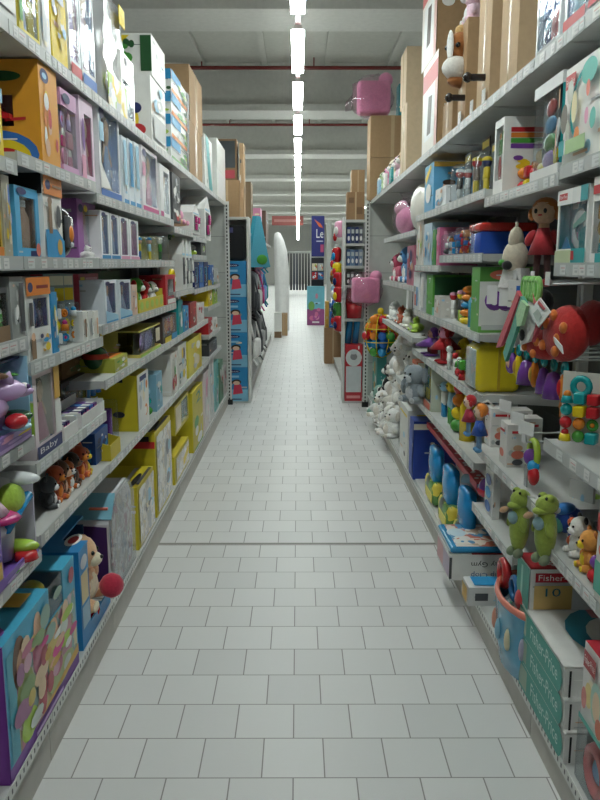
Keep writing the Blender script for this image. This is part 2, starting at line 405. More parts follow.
# ------------------------------------------------------------------ placing
def spot(side, px, Z, X):
    D = F*X/abs(px-298.0); return (D-(H-Z)*sn)/cs
def ztop(px, py, X): return H-(py-264)*cs*X/abs(px-298.0)
def I(side, Z, p0, p1, pt, fn, label, cat, s=.015, group=None, yaw=0, h=None, X0=None, tilt=0, w=None):
    X = (X0 if X0 is not None else (XL if side == 'L' else XR))+s
    ya, yb = spot(side, p0, Z, X), spot(side, p1, Z, X)
    W = w or abs(ya-yb)*.965
    if h is None: h = ztop((p0+p1)/2, pt, X)-Z
    o = fn(W, h)
    o.location = (-X if side == 'L' else X, (ya+yb)/2, Z+.001)
    o.rotation_euler = (tilt, 0, (R_(90) if side == 'L' else R_(-90))+R_(yaw))
    tag(o, label, cat, group); return o
def IW(x0, x1, y, z, h, fn, label, cat, group=None, yaw=0):
    o = fn(abs(x1-x0), h); o.location = ((x0+x1)/2, y, z+.001); o.rotation_euler = (0, 0, R_(yaw)); tag(o, label, cat, group); return o
# ------------------------------------------------------------------ the hall
def floor_mat():
    m, nt, b = new_mat('floor_tiles')
    tc = nt.nodes.new('ShaderNodeTexCoord'); mp = nt.nodes.new('ShaderNodeMapping'); br = nt.nodes.new('ShaderNodeTexBrick')
    T = .2005
    mp.inputs['Location'].default_value = (T/2+.016, .088, 0)
    nt.links.new(tc.outputs['Object'], mp.inputs['Vector']); nt.links.new(mp.outputs['Vector'], br.inputs['Vector'])
    br.inputs['Scale'].default_value = 1; br.inputs['Brick Width'].default_value = T; br.inputs['Row Height'].default_value = .204
    br.inputs['Mortar Size'].default_value = .0026; br.inputs['Mortar Smooth'].default_value = .3; br.offset = .5
    br.inputs['Color1'].default_value = rgb('cfd0cc'); br.inputs['Color2'].default_value = rgb('c6c7c4'); br.inputs['Mortar'].default_value = rgb('86827b')
    no = nt.nodes.new('ShaderNodeTexNoise'); no.inputs['Scale'].default_value = 2.2; no.inputs['Detail'].default_value = 5
    nt.links.new(tc.outputs['Object'], no.inputs['Vector'])
    mx = nt.nodes.new('ShaderNodeMix'); mx.data_type = 'RGBA'; mx.blend_type = 'MULTIPLY'; mx.inputs['Factor'].default_value = .10
    nt.links.new(br.outputs['Color'], mx.inputs['A']); mx.inputs['B'].default_value = (.9, .9, .88, 1)
    hs = nt.nodes.new('ShaderNodeHueSaturation'); hs.inputs['Saturation'].default_value = .35; hs.inputs['Value'].default_value = 1.08
    nt.links.new(mx.outputs['Result'], hs.inputs['Color']); nt.links.new(hs.outputs['Color'], b.inputs['Base Color'])
    b.inputs['Roughness'].default_value = .42; b.inputs['Specular IOR Level'].default_value = .42
    bp = nt.nodes.new('ShaderNodeBump'); bp.inputs['Strength'].default_value = .25; bp.inputs['Distance'].default_value = .002; bp.invert = True
    nt.links.new(br.outputs['Fac'], bp.inputs['Height']); nt.links.new(bp.outputs['Normal'], b.inputs['Normal'])
    b.inputs['Coat Weight'].default_value = .0
    return m
RAIL = metal('b2b6b4', .3); DECK = metal('bfc1bd', .45); BACK = metal('5c605f', .6); KICK = metal('b9b5ac', .5); POST = metal('d8d9d4', .4); PANEL = metal('c3c7c1', .5)
mb = MB(); mb.box(-16, 16, -4, 62, -.1, 0, floor_mat()); struct(mb.build('floor'))
mb = MB(); mb.box(-16, 16, 4.190, 4.202, 0, .0012, '4b4844'); mb.box(-16, 16, 4.177, 4.190, 0, .0015, 'a6a49e'); mb.box(-16, 16, 4.202, 4.215, 0, .0015, 'a6a49e'); struct(mb.build('trim_1'))
cm = mat('b8b8ae', .8, 0, 'ceiling_panel'); cb = mat('c8c8c0', .75, 0, 'concrete')
mb = MB(); mb.box(-16, 16, -4, 62, 5.4, 5.5, cm)
for i in range(-13, 14): mb.box(i*1.2+.5, i*1.2+.62, -4, 62, 5.33, 5.4, cm)
struct(mb.build('ceiling'))
n = 1
for k in range(-2, 9):
    y = 9.55+5.92*k; n += 1
    mb = MB(); mb.box(-16, 16, y, y+.16, 4.62, 5.4, cb); mb.box(-16, 16, y-.12, y+.75, 4.5, 4.62, cb); mb.box(-16, 16, y+.5, y+.66, 4.62, 5.4, cb); struct(mb.build('trim_%d' % n))
mb = MB(); mb.box(-16, 16, 61.8, 62, 0, 5.4, mat('cfcfc8', .8)); struct(mb.build('wall_back'))
mb = MB(); mb.box(-16.2, -16, -4, 62, 0, 5.4, mat('cfcfc8', .8)); struct(mb.build('wall_left'))
mb = MB(); mb.box(16, 16.2, -4, 62, 0, 5.4, mat('cfcfc8', .8)); struct(mb.build('wall_right'))
pipe = gloss('7d2a26')
ORD = ['first', 'second', 'third', 'fourth', 'fifth', 'sixth', 'seventh']
for k in range(0, 4):
    y = 9.55+5.92*(k+1)-.35; mb = MB(); mb.cyl((-15.9, y, 5.22), (15.9, y, 5.22), .035, .035, pipe, 10)
    for i in range(-7, 8): mb.box(i*2.1-.012+.3, i*2.1+.012+.3, y-.012, y+.012, 5.22, 5.40, pipe)
    o = mb.build('sprinkler_pipe'); tag(o, 'dark red sprinkler pipe under the ceiling, %s one from the camera' % ORD[k], 'pipe', 'sprinkler pipes under the ceiling')
# strip lights: one line down the aisle, then unseen lines added at its sides for brightness
def emis(s, col=(1, 1, 1)):
    m = bpy.data.materials.new('lamp_tube'); m.use_nodes = True; nt = m.node_tree; nt.nodes.clear()
    e = nt.nodes.new('ShaderNodeEmission'); o = nt.nodes.new('ShaderNodeOutputMaterial'); e.inputs['Strength'].default_value = s
    e.inputs['Color'].default_value = (*col, 1); nt.links.new(e.outputs[0], o.inputs['Surface']); return m
TUBE = emis(LAMP, (.92, 1.0, .965)); LZ = 3.3
def lamp():
    r = empty('strip_light'); mb = MB(); mb.box(-.028, .028, -.63, .63, .02, .05, metal('d8dcda')); mb.build('housing', r)
    mb = MB(); mb.rbox(-.05, .05, -.63, .63, .0, .02, .008, TUBE, 2); mb.build('tube', r)
    mb = MB()
    for y in (-.6, .6): mb.tube([(0, y, .1), (0, y, 2.0)], .004, 'DG', 5)
    mb.build('hanger', r); return r
lamp0 = lamp(); first = True
for i in range(-4, 30):
    if first: o = lamp0; first = False
    else:
        o = lamp0.copy(); C.objects.link(o)
        for ch in lamp0.children: c = ch.copy(); C.objects.link(c); c.parent = o
    o.location = (0, 6.68+i*1.66, LZ)
    tag(o, 'white fluorescent tube lamp in the long ceiling line over the aisle', 'ceiling lamp', 'fluorescent lamps in one line over the aisle')
for X2, nm in ((-4.2, 'left'), (4.2, 'right')):  # unseen side lamps, added to lift the ambient light and the ceiling
    for i in range(0, 18):
        o = lamp0.copy(); C.objects.link(o)
        for ch in lamp0.children: c = ch.copy(); C.objects.link(c); c.parent = o
        o.location = (X2, 1.6+i*3.32, LZ); tag(o, 'added unseen tube lamp for ambient light over the neighbouring aisle on the %s' % nm, 'ceiling lamp', 'added unseen lamps over the %s neighbouring aisle' % nm)
for X2, nm in ((-2.7, 'left'), (2.7, 'right')):  # hidden lamps added to brighten the far floor and ceiling
    for i in range(0, 16):
        o = lamp0.copy(); C.objects.link(o)
        for ch in lamp0.children: c = ch.copy(); C.objects.link(c); c.parent = o
        o.location = (X2, 21+i*2.4, LZ+.5); tag(o, 'added hidden tube lamp brightening the far part of the hall on the %s' % nm, 'ceiling lamp', 'added hidden lamps in the far hall, %s' % nm)
mb = MB(); mb.box(-.02, .02, -1, 55, LZ+.05, LZ+.09, metal('7a4a48')); tag(mb.build('lamp_rail'), 'long dull red rail carrying the line of fluorescent lamps', 'lamp rail')

# ------------------------------------------------------------------ shelving bays
def bay(side, y0, y1, levels, label, base=.17, depth=.45, X=None, plates=(), back=2.3, z_top=None):
    X = X or (XL if side == 'L' else XR); sg = -1 if side == 'L' else 1
    r = empty('shelving_bay'); r.location = (sg*X, (y0+y1)/2, 0); W = y1-y0; a, b = -W/2+.003, W/2-.003
    def bx(m, x0, x1, p, q, z0, z1, mt): m.box(min(sg*x0, sg*x1), max(sg*x0, sg*x1), p, q, z0, z1, mt)
    m = MB(); bx(m, depth+.02, depth+.05, a, b, base, back, BACK)
    for z in [base+.12*i for i in range(1, int((back-base)/.12))]: bx(m, depth+.0195, depth+.02, a, b, z, z+.006, 'DG')
    m.build('back_panel', r)
    m = MB(); bx(m, .012, depth+.05, a, b, 0, base-.02, KICK); m.build('plinth', r)
    m = MB(); bx(m, 0, depth+.02, a, b, base-.02, base, DECK); bx(m, -.002, .0, a, b, base-.03, base+.006, POST)
    k = int(W/.03)
    for i in range(k): bx(m, -.0025, -.002, a+.03*i+.01, a+.03*i+.018, base-.018, base-.004, 'DG')
    m.build('base_deck', r)
    for y in (a+.02, b-.02):
        m = MB(); bx(m, depth-.02, depth+.02, y-.015, y+.015, base, back, POST)
        m.build('upright', r)
    rn = random.Random(int(y0*100))
    a0 = a
    for z in levels:
        dp = depth-.025; a = a0
        if isinstance(z, tuple): z, q = z; a = a0+q
        m = MB(); bx(m, .006, dp, a, b, z-.03, z, DECK)
        for y in (a+.001, b-.005): m.hull([(sg*.02, y, z-.032), (sg*dp, y, z-.055), (sg*dp, y, z-.03), (sg*.02, y, z-.03)], [(sg*.02, y+.004, z-.032), (sg*dp, y+.004, z-.055), (sg*dp, y+.004, z-.03), (sg*.02, y+.004, z-.03)], DECK)
        s = m.build('shelf', r)
        m = MB(); m.flat = True; bx(m, 0, .006, a, b, z-.036, z+.004, RAIL)
        y = a+.03
        while y < b-.07:
            wd = rn.uniform(.035, .06)
            bx(m, -.0015, 0, y, y+wd, z-.031, z-.002, rn.choice(['d9d9d6', 'd2d6d5', 'dededa'])); 
            bx(m, -.0018, -.0015, y+.006, y+wd*.6, z-.024, z-.018, 'b9bbba'); bx(m, -.0018, -.0015, y+.006, y+wd*.8, z-.013, z-.010, rn.choice(['d09a9a', 'bfc1c1', 'bfc1c1']))
            y += wd+rn.choice([.004, .02, .06])
        m.build('price_rail', s)
    return tag(r, label, 'shelving', 'shelving bays along the aisle')
LA = [2.26, 1.883, 1.618, 1.387, 1.09, .73]; LB = [2.26, 1.913, 1.618, 1.307, .997, .77]; LC = [2.26, 1.874, 1.618, 1.35, 1.123, .763]
LD = [2.26, 1.835, 1.42, 1.123, .763]; LE = [2.26, 1.81, 1.668, 1.404, 1.123, .763]; LF = [2.26, 1.404, 1.22, .97, .77]
bay('L', .7, 2.24, LA, 'grey metal shelving bay nearest the camera on the left'); bay('L', 2.24, 3.10, LB, 'second left shelving bay, with the orange car box')
bay('L', 3.10, 5.0, LC, 'wide left shelving bay with the row of four white doll boxes'); bay('L', 5.0, 5.9, LD, 'left shelving bay just past the wide doll box bay')
bay('L', 5.9, 6.75, LE, 'left shelving bay second from the far end panel'); bay('L', 6.75, 7.87, LF, 'left shelving bay with short shelves before the bare far panel')
bay('L', 7.87, 8.61, [2.26], 'last left shelving bay with a bare back and one top shelf')
RA = [2.27, 1.886, 1.60, 1.05, .726]; RB = [2.27, 1.87, .813, (.54, .27)]; RC1 = [2.27, 1.91, 1.643, 1.298, 1.03, .72]; RC2 = [2.27, 1.91, 1.59, 1.298, 1.03, .72]
RD = [2.27, 1.824, 1.45, 1.10, .72]; RE = [2.27, 1.824, 1.45, 1.10]
bay('R', .7, 2.37, RA, 'grey metal shelving bay nearest the camera on the right', .14); bay('R', 2.37, 3.3, RB, 'right shelving bay with toys hung on hooks', .14)
bay('R', 3.3, 4.3, RC1, 'right shelving bay with the yellow carry cases', .14); bay('R', 4.3, 5.2, RC2, 'right shelving bay with the green book and clear packs', .14)
bay('R', 5.2, 6.05, RD, 'right shelving bay with the white bagged round plush', .14); bay('R', 6.05, 7.1, RE, 'right shelving bay above the far heap of soft toys', .14)
bay('R', 7.1, 8.45, [2.27], 'last right shelving bay with a bare white back', .14)
# gondola ends: grey sheet panel and slotted upright
for sg, nm in ((-1, 'left'), (1, 'right')):
    X = .765 if sg < 0 else .735; y = 8.67 if sg < 0 else 8.51
    r = empty('gondola_end'); r.location = (sg*(X+.24), y, 0)
    m = MB(); m.box(-.23, .23, 0, .02, .02, 2.26, PANEL)
    for z in (.5, 1.0, 1.5, 1.9): m.box(-.23, .23, -.001, 0, z, z+.006, 'G')
    m.build('panel', r)
    m = MB(); m.flat = True; cx = -sg*.215; m.box(cx-.025, cx+.025, -.03, 0, 0, 2.28, POST)
    for i in range(55): m.box(cx-.007, cx+.007, -.0308, -.03, .06+i*.04, .084+i*.04, 'K')
    m.build('slotted_upright', r)
    m = MB(); m.box(cx-.035, cx+.035, -.035, 0.01, 0, .06, 'K'); m.build('foot', r)
    tag(r, 'grey sheet metal end panel with slotted white upright, %s side' % nm, 'end panel')
# ------------------------------------------------------------------ LEFT SIDE
BW = 'W,LG,f6f6f2,W,B,W,R@34'
# top shelf
Z = 2.26
I('L', Z, -4, 18, 0, carton('toy_box', .3, 'LG', [('F', 'r', .1, .1, .9, .5, 'W'), ('F', 'r', 0, 0, .12, 1, 'LPK')]), 'pale grey box at the near end of the left top shelf', 'box', h=.38)
I('L', Z, 20, 41, 0, winbox('toy_box', .28, 'e8d44a', 'LG', (.2, .06, .95, .94), t_set('LG,W,SILV,Y', 6, 5), items=[('F', 'r', 0, .1, .14, .9, 'GR')]), 'clear fronted box with a yellow frame on the left top shelf', 'box', h=.40)
I('L', Z, 42, 52, 0, carton('toy_box', .28, gloss('W'), [('F', 'r', .1, .1, .5, .9, 'LG')]), 'narrow glossy white box beside the yellow framed box on the top shelf', 'box', h=.40)
I('L', Z, 53, 69, 0, carton('toy_box', .3, 'Y', [('F', 'r', .35, .5, .8, .95, 'LG'), ('F', 'b', .1, .1, .9, .5, 9, 'DY,W,LB,Y', 3)]), 'yellow printed box on the left top shelf', 'box', h=.41)
for k, (a, b, c1, c2) in enumerate(((71, 82, 'R', 'LP'), (83, 97, 'B', 'LPK'))):
    I('L', Z, a, b, 0, winbox('doll_box', .22, gloss('e9edf2'), ['d8b0c8', 'a8b8e0'][k], (.06, .16, .94, .97), t_doll(c2, 'P'), 'doll', [('F', 'r', 0, 0, 1, .12, c1)]), 'clear fronted doll box with a %s base strip on the left top shelf' % ('red' if k == 0 else 'blue'), 'doll box', h=.42)
def foil(w, h):
    r = empty('foil_pack'); mb = MB(); rn = random.Random(4); nx, nz = 7, 9; g = []
    for j in range(nz+1):
        for i in range(nx+1): g.append((-w/2+w*i/nx, -.02+rn.uniform(-.011, .011), h*j/nz))
    q = [(x, y+.22+rn.uniform(-.01, .01), z) for x, y, z in g]
    fs = [(j*(nx+1)+i, j*(nx+1)+i+1, (j+1)*(nx+1)+i+1, (j+1)*(nx+1)+i) for j in range(nz) for i in range(nx)]
    n = len(g); ed = [i for i in range(nx+1)]+[j*(nx+1)+nx for j in range(1, nz+1)]+[nz*(nx+1)+i for i in range(nx-1, -1, -1)]+[j*(nx+1) for j in range(nz-1, 0, -1)]
    mb.add(g+q, fs+[tuple(n+k for k in f[::-1]) for f in fs]+[(ed[i], ed[(i+1) % len(ed)], n+ed[(i+1) % len(ed)], n+ed[i]) for i in range(len(ed))], mat('e4e6e8', .2, .7, 'foil'), True); mb.build('foil_bag', r)
    mb = MB(); mb.box(-w*.45, w*.45, -.04, -.036, .01, h*.3, 'CR,LGN,W,LG,Y@20'); mb.build('printed_label', r); mb = MB(); mb.box(w*.2, w*.48, -.04, -.036, h*.82, h*.98, 'Y'); mb.build('corner_label', r)
    return r
I('L', Z, 99, 121, 2, foil, 'big shiny silver foil wrapped pack on the left top shelf', 'foil pack', s=.05)
I('L', Z, 123, 136, 60, winbox('toy_box', .25, gloss('W'), 'LG', (.08, .1, .92, .6), t_set('LG,W,LP', 4, 2)), 'glossy white box between the foil pack and the vegetable print box', 'box')
b9 = I('L', Z, 152, 167, 87, carton('toy_box', .34, 'W', [('S', 'o', .25, .75, .16, .14, 'B'), ('S', 'o', .25, .75, .10, .09, 'LB'), ('S', 'o', .62, .35, .18, .2, 'Y'), ('S', 'o', .75, .52, .1, .08, 'NB'), ('S', 'o', .78, .2, .13, .09, 'R'), ('S', 'o', .5, .12, .2, .09, 'GR'), ('S', 'o', .25, .05, .1, .05, 'R'), ('F', 'r', .1, .1, .9, .45, 'LG'), ('F', 'b', .1, .5, .9, .95, 6, 'LB,LG,W', 2)]), 'white box with a round blue emblem and fruit print on the left top shelf', 'box')
I('L', 2.631, 152, 166, 46, carton('toy_box', .40, 'W', [('S', 'p', [(.55, .95), (.70, .95), (.2, .05), (.0, .05)], 'Y'), ('S', 'b', .35, .2, .8, .95, 9, 'GR,DGR,GR,LGN', 4), ('S', 'r', .85, .1, 1, .95, 'DGR'), ('S', 'o', .12, .85, .08, .1, 'B')]), 'white box with green and yellow print stacked on the fruit print box', 'box')
for k in range(4):
    I('L', Z+.142*k, 171, 189, 0, carton('toy_pack', .14, 'W', [('F', 'r', 0, .6, .5, 1, 'SB'), ('F', 'r', 0, 0, 1, .18, 'O' if k else 'GR'), ('F', 'b', .3, .15, 1, .8, 7, 'GR,LGN,W,DGR', k), ('S', 'r', 0, .55, 1, 1, 'SB'), ('S', 'b', 0, 0, 1, .55, 6, 'GR,DGR,LGN', k+5), ('F', 'r', .85, 0, 1, 1, 'K')]),
      ['bottom pack of the stack of green salad play food packs', 'second pack from the bottom in the stack of green play food', 'third pack from the bottom in the stack of green play food', 'topmost pack of the stack of green play food'][k], 'toy pack', h=.138, group='play food packs stacked on the top shelf')
I('L', Z, 190, 203, 0, brown(d=.42), 'lower tall brown carton beside the play food stack on the left', 'carton', h=.40)
I('L', Z+.402, 190, 203, 0, brown(d=.42), 'upper tall brown carton stacked beside the play food on the left', 'carton', h=.40)
I('L', Z, 205, 213, 140, carton('toy_box', .3, 'W', [('F', 'p', [(.1, 1), (.45, 1), (.95, 0), (.5, 0)], 'T'), ('S', 'p', [(.0, 1), (.4, 1), (.95, 0), (.5, 0)], 'T'), ('S', 'o', .3, .2, .2, .1, 'GOLD')]), 'white box with a turquoise swoosh beside the tall brown cartons', 'box')
for k in range(2):
    I('L', Z+.291*k, 217, 229, 0, carton('white_box', .32, 'W', [('F', 'r', .1, .1, .9, .9, 'efefef'), ('S', 'r', .0, .02, .12, .9, 'Y')] if k == 0 else []), ['lower of two big white boxes over the far end panel', 'upper of two big white boxes over the far end panel'][k], 'box', h=.288)

# second shelf
I('L', 1.883, -10, 5, 88, carton('toy_box', .3, 'Y', [('F', 'r', 0, .8, 1, 1, 'LB'), ('F', 'b', .1, .1, .9, .6, 6, 'LB,W,DY', 2), ('R', 'r', 0, .8, 1, 1, 'LB')]), 'yellow box with a light blue top at the left picture edge', 'box')
Z = 1.913
def carbox(w, h):
    d = .30; r = empty('toy_car_box'); mb = MB(); mb.flat = True; t = .004; o = 'f0a020'
    mb.box(-w/2, w/2, 0, t, 0, h, o); mb.box(-w/2, w/2, d-t, d, 0, h, o); mb.box(-w/2, w/2, t, d-t, 0, t, o); mb.box(-w/2, w/2, t, d-t, h-t, h, o); mb.box(w/2-t, w/2, t, d-t, t, h-t, o)
    mb.box(-w/2, -w/2+t, t, d-t, h*.66, h-t, o); mb.box(-w/2, -w/2+t, t, d-t, t, h*.36, o); mb.box(-w/2, -w/2+t, t, d*.28, h*.36, h*.66, o)
    art(mb, w, h, d, [('F', 'o', .3, .88, .22, .07, 'NB'), ('F', 'o', .3, .88, .12, .03, 'LB'), ('F', 'b', .1, .05, .9, .75, 10, 'O,R,SK,W,O,Y', 8), ('L', 'o', .62, .84, .2, .05, 'DGR'),
        ('L', 'o', .55, .08, .42, .24, 'B'), ('L', 'o', .55, .06, .34, .18, 'Y'), ('L', 'o', .6, .08, .18, .07, 'R'), ('L', 'p', [(.12, .37), (.85, .42), (.85, .45), (.12, .40)], 'R'), ('L', 'r', .35, .225, .75, .24, 'W')])
    mb.build('carton', r)
    mb = MB(); mb.box(-w/2+.05, -w/2+.052, .02, d-.01, h*.3, h*.7, 'DR'); mb.build('insert', r)
    mb = MB(); t_car('R')(mb, .16, h*.27, .09); c = mb.build('toy_car', r); c.rotation_euler = (0, 0, R_(90)); c.location = (-w/2+.02+.03, d*.55, h*.38)
    mb = MB(); mb.box(-w/2+.0005, -w/2+.002, d*.28, d-t, h*.36, h*.66, clear()); mb.build('window', r)
    return r
I('L', Z, 43, 61.5, 71, carbox, 'big orange yellow box with a red toy car in its side window', 'toy car box', s=.01)
I('L', Z, 64, 80, 96, winbox('doll_box', .2, 'd9a0cf', 'LPK', (.08, .1, .92, .8), t_set('PK,W,HP,LP', 6, 2), 'playset', [('F', 'o', .3, .9, .22, .06, 'NB')], side=True), 'pink clear sided box next to the orange car box', 'doll box')
I('L', Z, 82, 96, 103, winbox('doll_box', .2, 'efd3ea', 'HP', (.35, .08, .88, .82), t_doll('PK', 'HP'), 'doll', [('F', 'o', .2, .55, .1, .2, 'P'), ('F', 'r', .02, .02, .3, .3, 'PK')]), 'pale pink box with a magenta arched window on the second shelf', 'doll box')
Z = 1.874
I('L', Z, 101, 122, 112, winbox('doll_box', .22, 'f4f6fb', '7fa8e0', (.08, .1, .95, .95), t_doll('9db8ea', 'BN'), 'doll', [('F', 'o', .14, .9, .12, .06, 'NB'), ('F', 'r', 0, 0, 1, .09, 'B'), ('F', 'p', [(0, .1), (.5, .1), (.06, .35), (0, .35)], 'W'), ('F', 'r', .02, .6, .2, .8, 'LB')]), 'large white and blue doll box in the middle of the left second shelf', 'doll box')
for k, (a, b) in enumerate(((124, 129), (130, 135), (136, 141))):
    I('L', Z, a, b, 139+3*k, carton('doll_box', .24, 'e6f0f8', [('F', 'r', .2, .3, .8, .95, 'LB' if k != 1 else 'SB'), ('F', 'r', 0, 0, 1, .08, 'SB'), ('S', 'r', .1, .1, .9, .9, 'bcdcf0'), ('S', 'b', .2, .2, .8, .9, 6, 'W,LB,SK', k)]), ['first narrow pale blue box past the large blue doll box', 'middle one of the three narrow pale blue boxes', 'farthest of the three narrow pale blue boxes'][k], 'box', group='narrow pale blue boxes on the second shelf')
I('L', Z, 143, 159, 152, winbox('doll_box', .22, 'f6eef4', '4a4a98', (.2, .12, .95, .95), t_doll('HP', 'DBN'), 'doll', [('F', 'o', .15, .9, .12, .06, 'NB'), ('F', 'r', 0, 0, 1, .09, 'HP'), ('F', 'r', .02, .55, .2, .75, 'PK')]), 'white and magenta doll box with dark window on the second shelf', 'doll box')
I('L', Z, 161, 171, 168, winbox('doll_box', .2, 'f4f4f4', 'c8ccd8', (.35, .1, .9, .9), t_doll('W', 'LG'), 'doll', [('F', 'r', 0, 0, .3, .12, 'HP')]), 'plain white box with grey window beside the magenta doll box', 'doll box')
I('L', Z, 173, 181, 176, carton('toy_box', .2, 'DG', [('F', 'b', .05, .25, .95, 1, 14, 'K,W,DG,LG', 7), ('F', 'b', .05, 0, .95, .3, 5, 'R,W,SK', 3)]), 'black and white patterned box near the end of the second shelf', 'box')
I('L', 1.874, 184, 191, 190, plush('baby_doll', 'SK', 'none', 'PK', 'SK', cloth='PK'), 'small baby doll in pink sitting before the house shaped boxes', 'baby doll', X0=XL)
I('L', 1.835, 193, 200, 205, gable('house_box', .18, 'efefec'), 'near white house shaped box with a pointed top', 'toy box')
I('L', 1.835, 201, 204.5, 198, gable('house_box', .18, 'e8e8e5'), 'farther white house shaped box with a pointed top, partly hidden', 'toy box', s=.1)
I('L', 1.81, 205, 211, 197, gable('house_box', .18, 'efefec'), 'tallest white house shaped box, under the swoosh box', 'toy box')
I('L', 1.81, 196, 205, 212, pack('toy_lamp', t_tower('O,W,R'), .1), 'small orange and white stacking toy behind the house shaped boxes', 'toy', s=.25)

# eye level shelf
Z = 1.618
I('L', Z, -12, 4, 172, winbox('toy_box', .28, 'DY', 'K', (.1, .1, .9, .9), t_set('Y,O,K', 5, 3), items=[('F', 'r', 0, 0, 1, .12, 'O')]), 'dark window box with yellow edges at the left picture edge, eye level', 'box')
I('L', Z, 6, 14, 177, carton('toy_box', .28, 'b9b49a', [('F', 'b', .05, .05, .95, .95, 12, 'GOLD,LG,B,CR,Y', 3)]), 'narrow beige printed box at eye level near the left edge', 'box')
I('L', Z, 18, 42, 189, winbox('toy_box', .2, '4fb4e8', '8a6a4a', (.2, .14, .85, .86), t_bottle('SK', 'W'), 'bottle', [('F', 'o', .25, .93, .2, .05, 'NB'), ('F', 'r', .5, .02, .9, .1, 'NB'), ('F', 'o', .85, .12, .1, .1, 'CORAL')]), 'light blue box with a bottle in its window at eye level', 'box', s=.03)
I('L', Z, 46, 64.5, 178, carton('toy_box', .3, 'f2efe8', [('F', 'r', 0, .76, 1, 1, 'O'), ('F', 'o', .22, .88, .14, .06, 'NB'), ('F', 'p', [(0, 0), (1, 0), (1, .22), (.6, .36), (0, .34)], 'SB'), ('F', 'r', .18, .3, .36, .66, 'DBR'), ('F', 'o', .27, .69, .12, .05, 'DBR'), ('F', 'o', .72, .52, .13, .14, 'DG'), ('F', 'o', .72, .14, .14, .1, 'GOLD'), ('S', 'r', 0, .76, 1, 1, 'K'), ('S', 'r', .1, .3, .9, .7, 'SB'), ('F', 'r', .42, .86, .92, .89, 'DBR')]), 'tall white box with orange top band and blue wave at eye level', 'box')
def capsule(w, h):
    r = empty('capsule_pack'); mb = MB(); mb.rbox(-w/2, w/2, 0, .12, 0, h, w*.4, gloss('2a2c2e'), 4); mb.build('case', r)
    mb = MB(); mb.rbox(-w*.3, w*.3, -.006, .01, h*.2, h*.8, w*.2, gloss('5a5c60'), 3); mb.ell((0, -.004, h*.46), (w*.2, .01, h*.16), 'O'); mb.ell((0, -.006, h*.26), (w*.12, .008, h*.05), gloss('SILV')); mb.build('face', r); return r
I('L', Z, 66, 76, 206, capsule, 'shiny black rounded capsule with an orange centre', 'capsule')
I('L', Z, 79, 98, 202, winbox('doll_box', .2, 'a765b0', 'c7a0c0', (.3, .25, .85, .85), t_doll('LPK', 'GOLD'), 'doll', [('F', 'o', .15, .85, .12, .07, 'NB'), ('F', 'o', .4, .86, .1, .06, 'Y'), ('F', 'b', .1, .03, .9, .22, 8, 'W,PK,LP', 2)], side=False), 'purple doll box with dark arched window at eye level', 'doll box', s=.06)
I('L', Z, 94, 100.5, 245, plush('soft_toy', 'W', 'cat', one=True), 'tiny white soft toy in front of the purple doll box', 'soft toy', s=.0)
for k, a in enumerate((102, 111.5, 121, 130.5)):
    c = 'SB' if k < 2 else 'PK'
    I('L', Z, a, a+9, 212+3*k, winbox('doll_box', .16, 'f3f4f6', '8fa4d8' if k < 2 else 'c890b8', (.16, .12, .88, .94), t_doll('b9c6ea' if k < 2 else 'c77fb0', ['Y', 'BN', 'DBN', 'BN'][k]), 'doll', [('F', 'r', 0, 0, 1, .09, c), ('F', 'o', .3, .93, .22, .04, 'NB')]),
      ['first of four white doll boxes at eye level, blue base, nearest', 'second of four white doll boxes at eye level, blue base', 'third of four white doll boxes at eye level, pink base', 'last of four white doll boxes at eye level, pink base'][k], 'doll box', group='white doll boxes at eye level')
for k, (a, b) in enumerate(((142, 150), (151, 160), (161.5, 170))):
    I('L', Z, a, b, 237, blister('figure_pack', .07, 'Y', t_fig(*[('Y', 'SK', 'B', 'SB'), ('LB', 'SK', 'Y', 'SB'), ('GR', 'W', 'DGR', 'W')][k]), toyname='figure', shell=.95), ['small yellow pack with a blue hatted figure beside the doll boxes', 'small yellow pack with a figure, middle of the three', 'small green and yellow pack with a white topped figure'][k], 'toy pack', group='small yellow figure packs at eye level')
I('L', Z, 171.5, 175.5, 232, carton('tall_card', .02, 'DGR', [('F', 'r', .3, 0, .8, 1, 'LGN')]), 'narrow green card at the end of the eye level shelf', 'card', s=.1)
Z = 1.42
I('L', Z, 177, 182, 268, pack('ring_toy', lambda mb, w, h, d: (mb.torus((0, .05, h*.5), min(w, h)*.36, min(w, h)*.13, gloss('Y'), 'y'), mb.ell((0, .05, h*.5), min(w, h)*.2, gloss('W'))), .1), 'yellow ring toy with a white centre near the pointed boxes', 'toy')
for k, (a, b) in enumerate(((183, 186), (186.7, 189.5), (190, 192.7))):
    I('L', Z, a, b, 238+k, gable('house_box', .16, 'dfe0de', toy=t_set('W,LG', 3, k)), ['near one of three narrow pointed boxes on the lower shelf', 'middle one of three narrow pointed boxes on the lower shelf', 'far one of three narrow pointed boxes on the lower shelf'][k], 'toy box', group='narrow pointed boxes')
Z = 1.404
for k, (a, b, q) in enumerate(((195, 199.5, ('W,R,B', 'NB')), (200, 204, ('SB,LB,W', 'B')), (204.5, 208.5, ('R,LB,SB', 'NB')))):
    I('L', Z, a, b, 262, winbox('toy_box', .2, q[1], 'LB', (.15, .2, .85, .8), t_set(q[0], 4, k)), ['blue box with a white and red ball, first of three small blue boxes', 'middle of three small blue boxes past the pointed boxes', 'last of three small blue boxes past the pointed boxes'][k], 'box')
I('L', 1.668, 195, 200, 245, pack('toy_cup', t_tower('LGN,G'), .1), 'small lime green toy on the short shelf', 'toy'); I('L', 1.668, 201, 206, 238, carton('toy_box', .2, 'DG', [('F', 'b', .1, .1, .9, .9, 6, 'G,LGN,W', 2)]), 'dark grey box on the short shelf near the end panel', 'box')
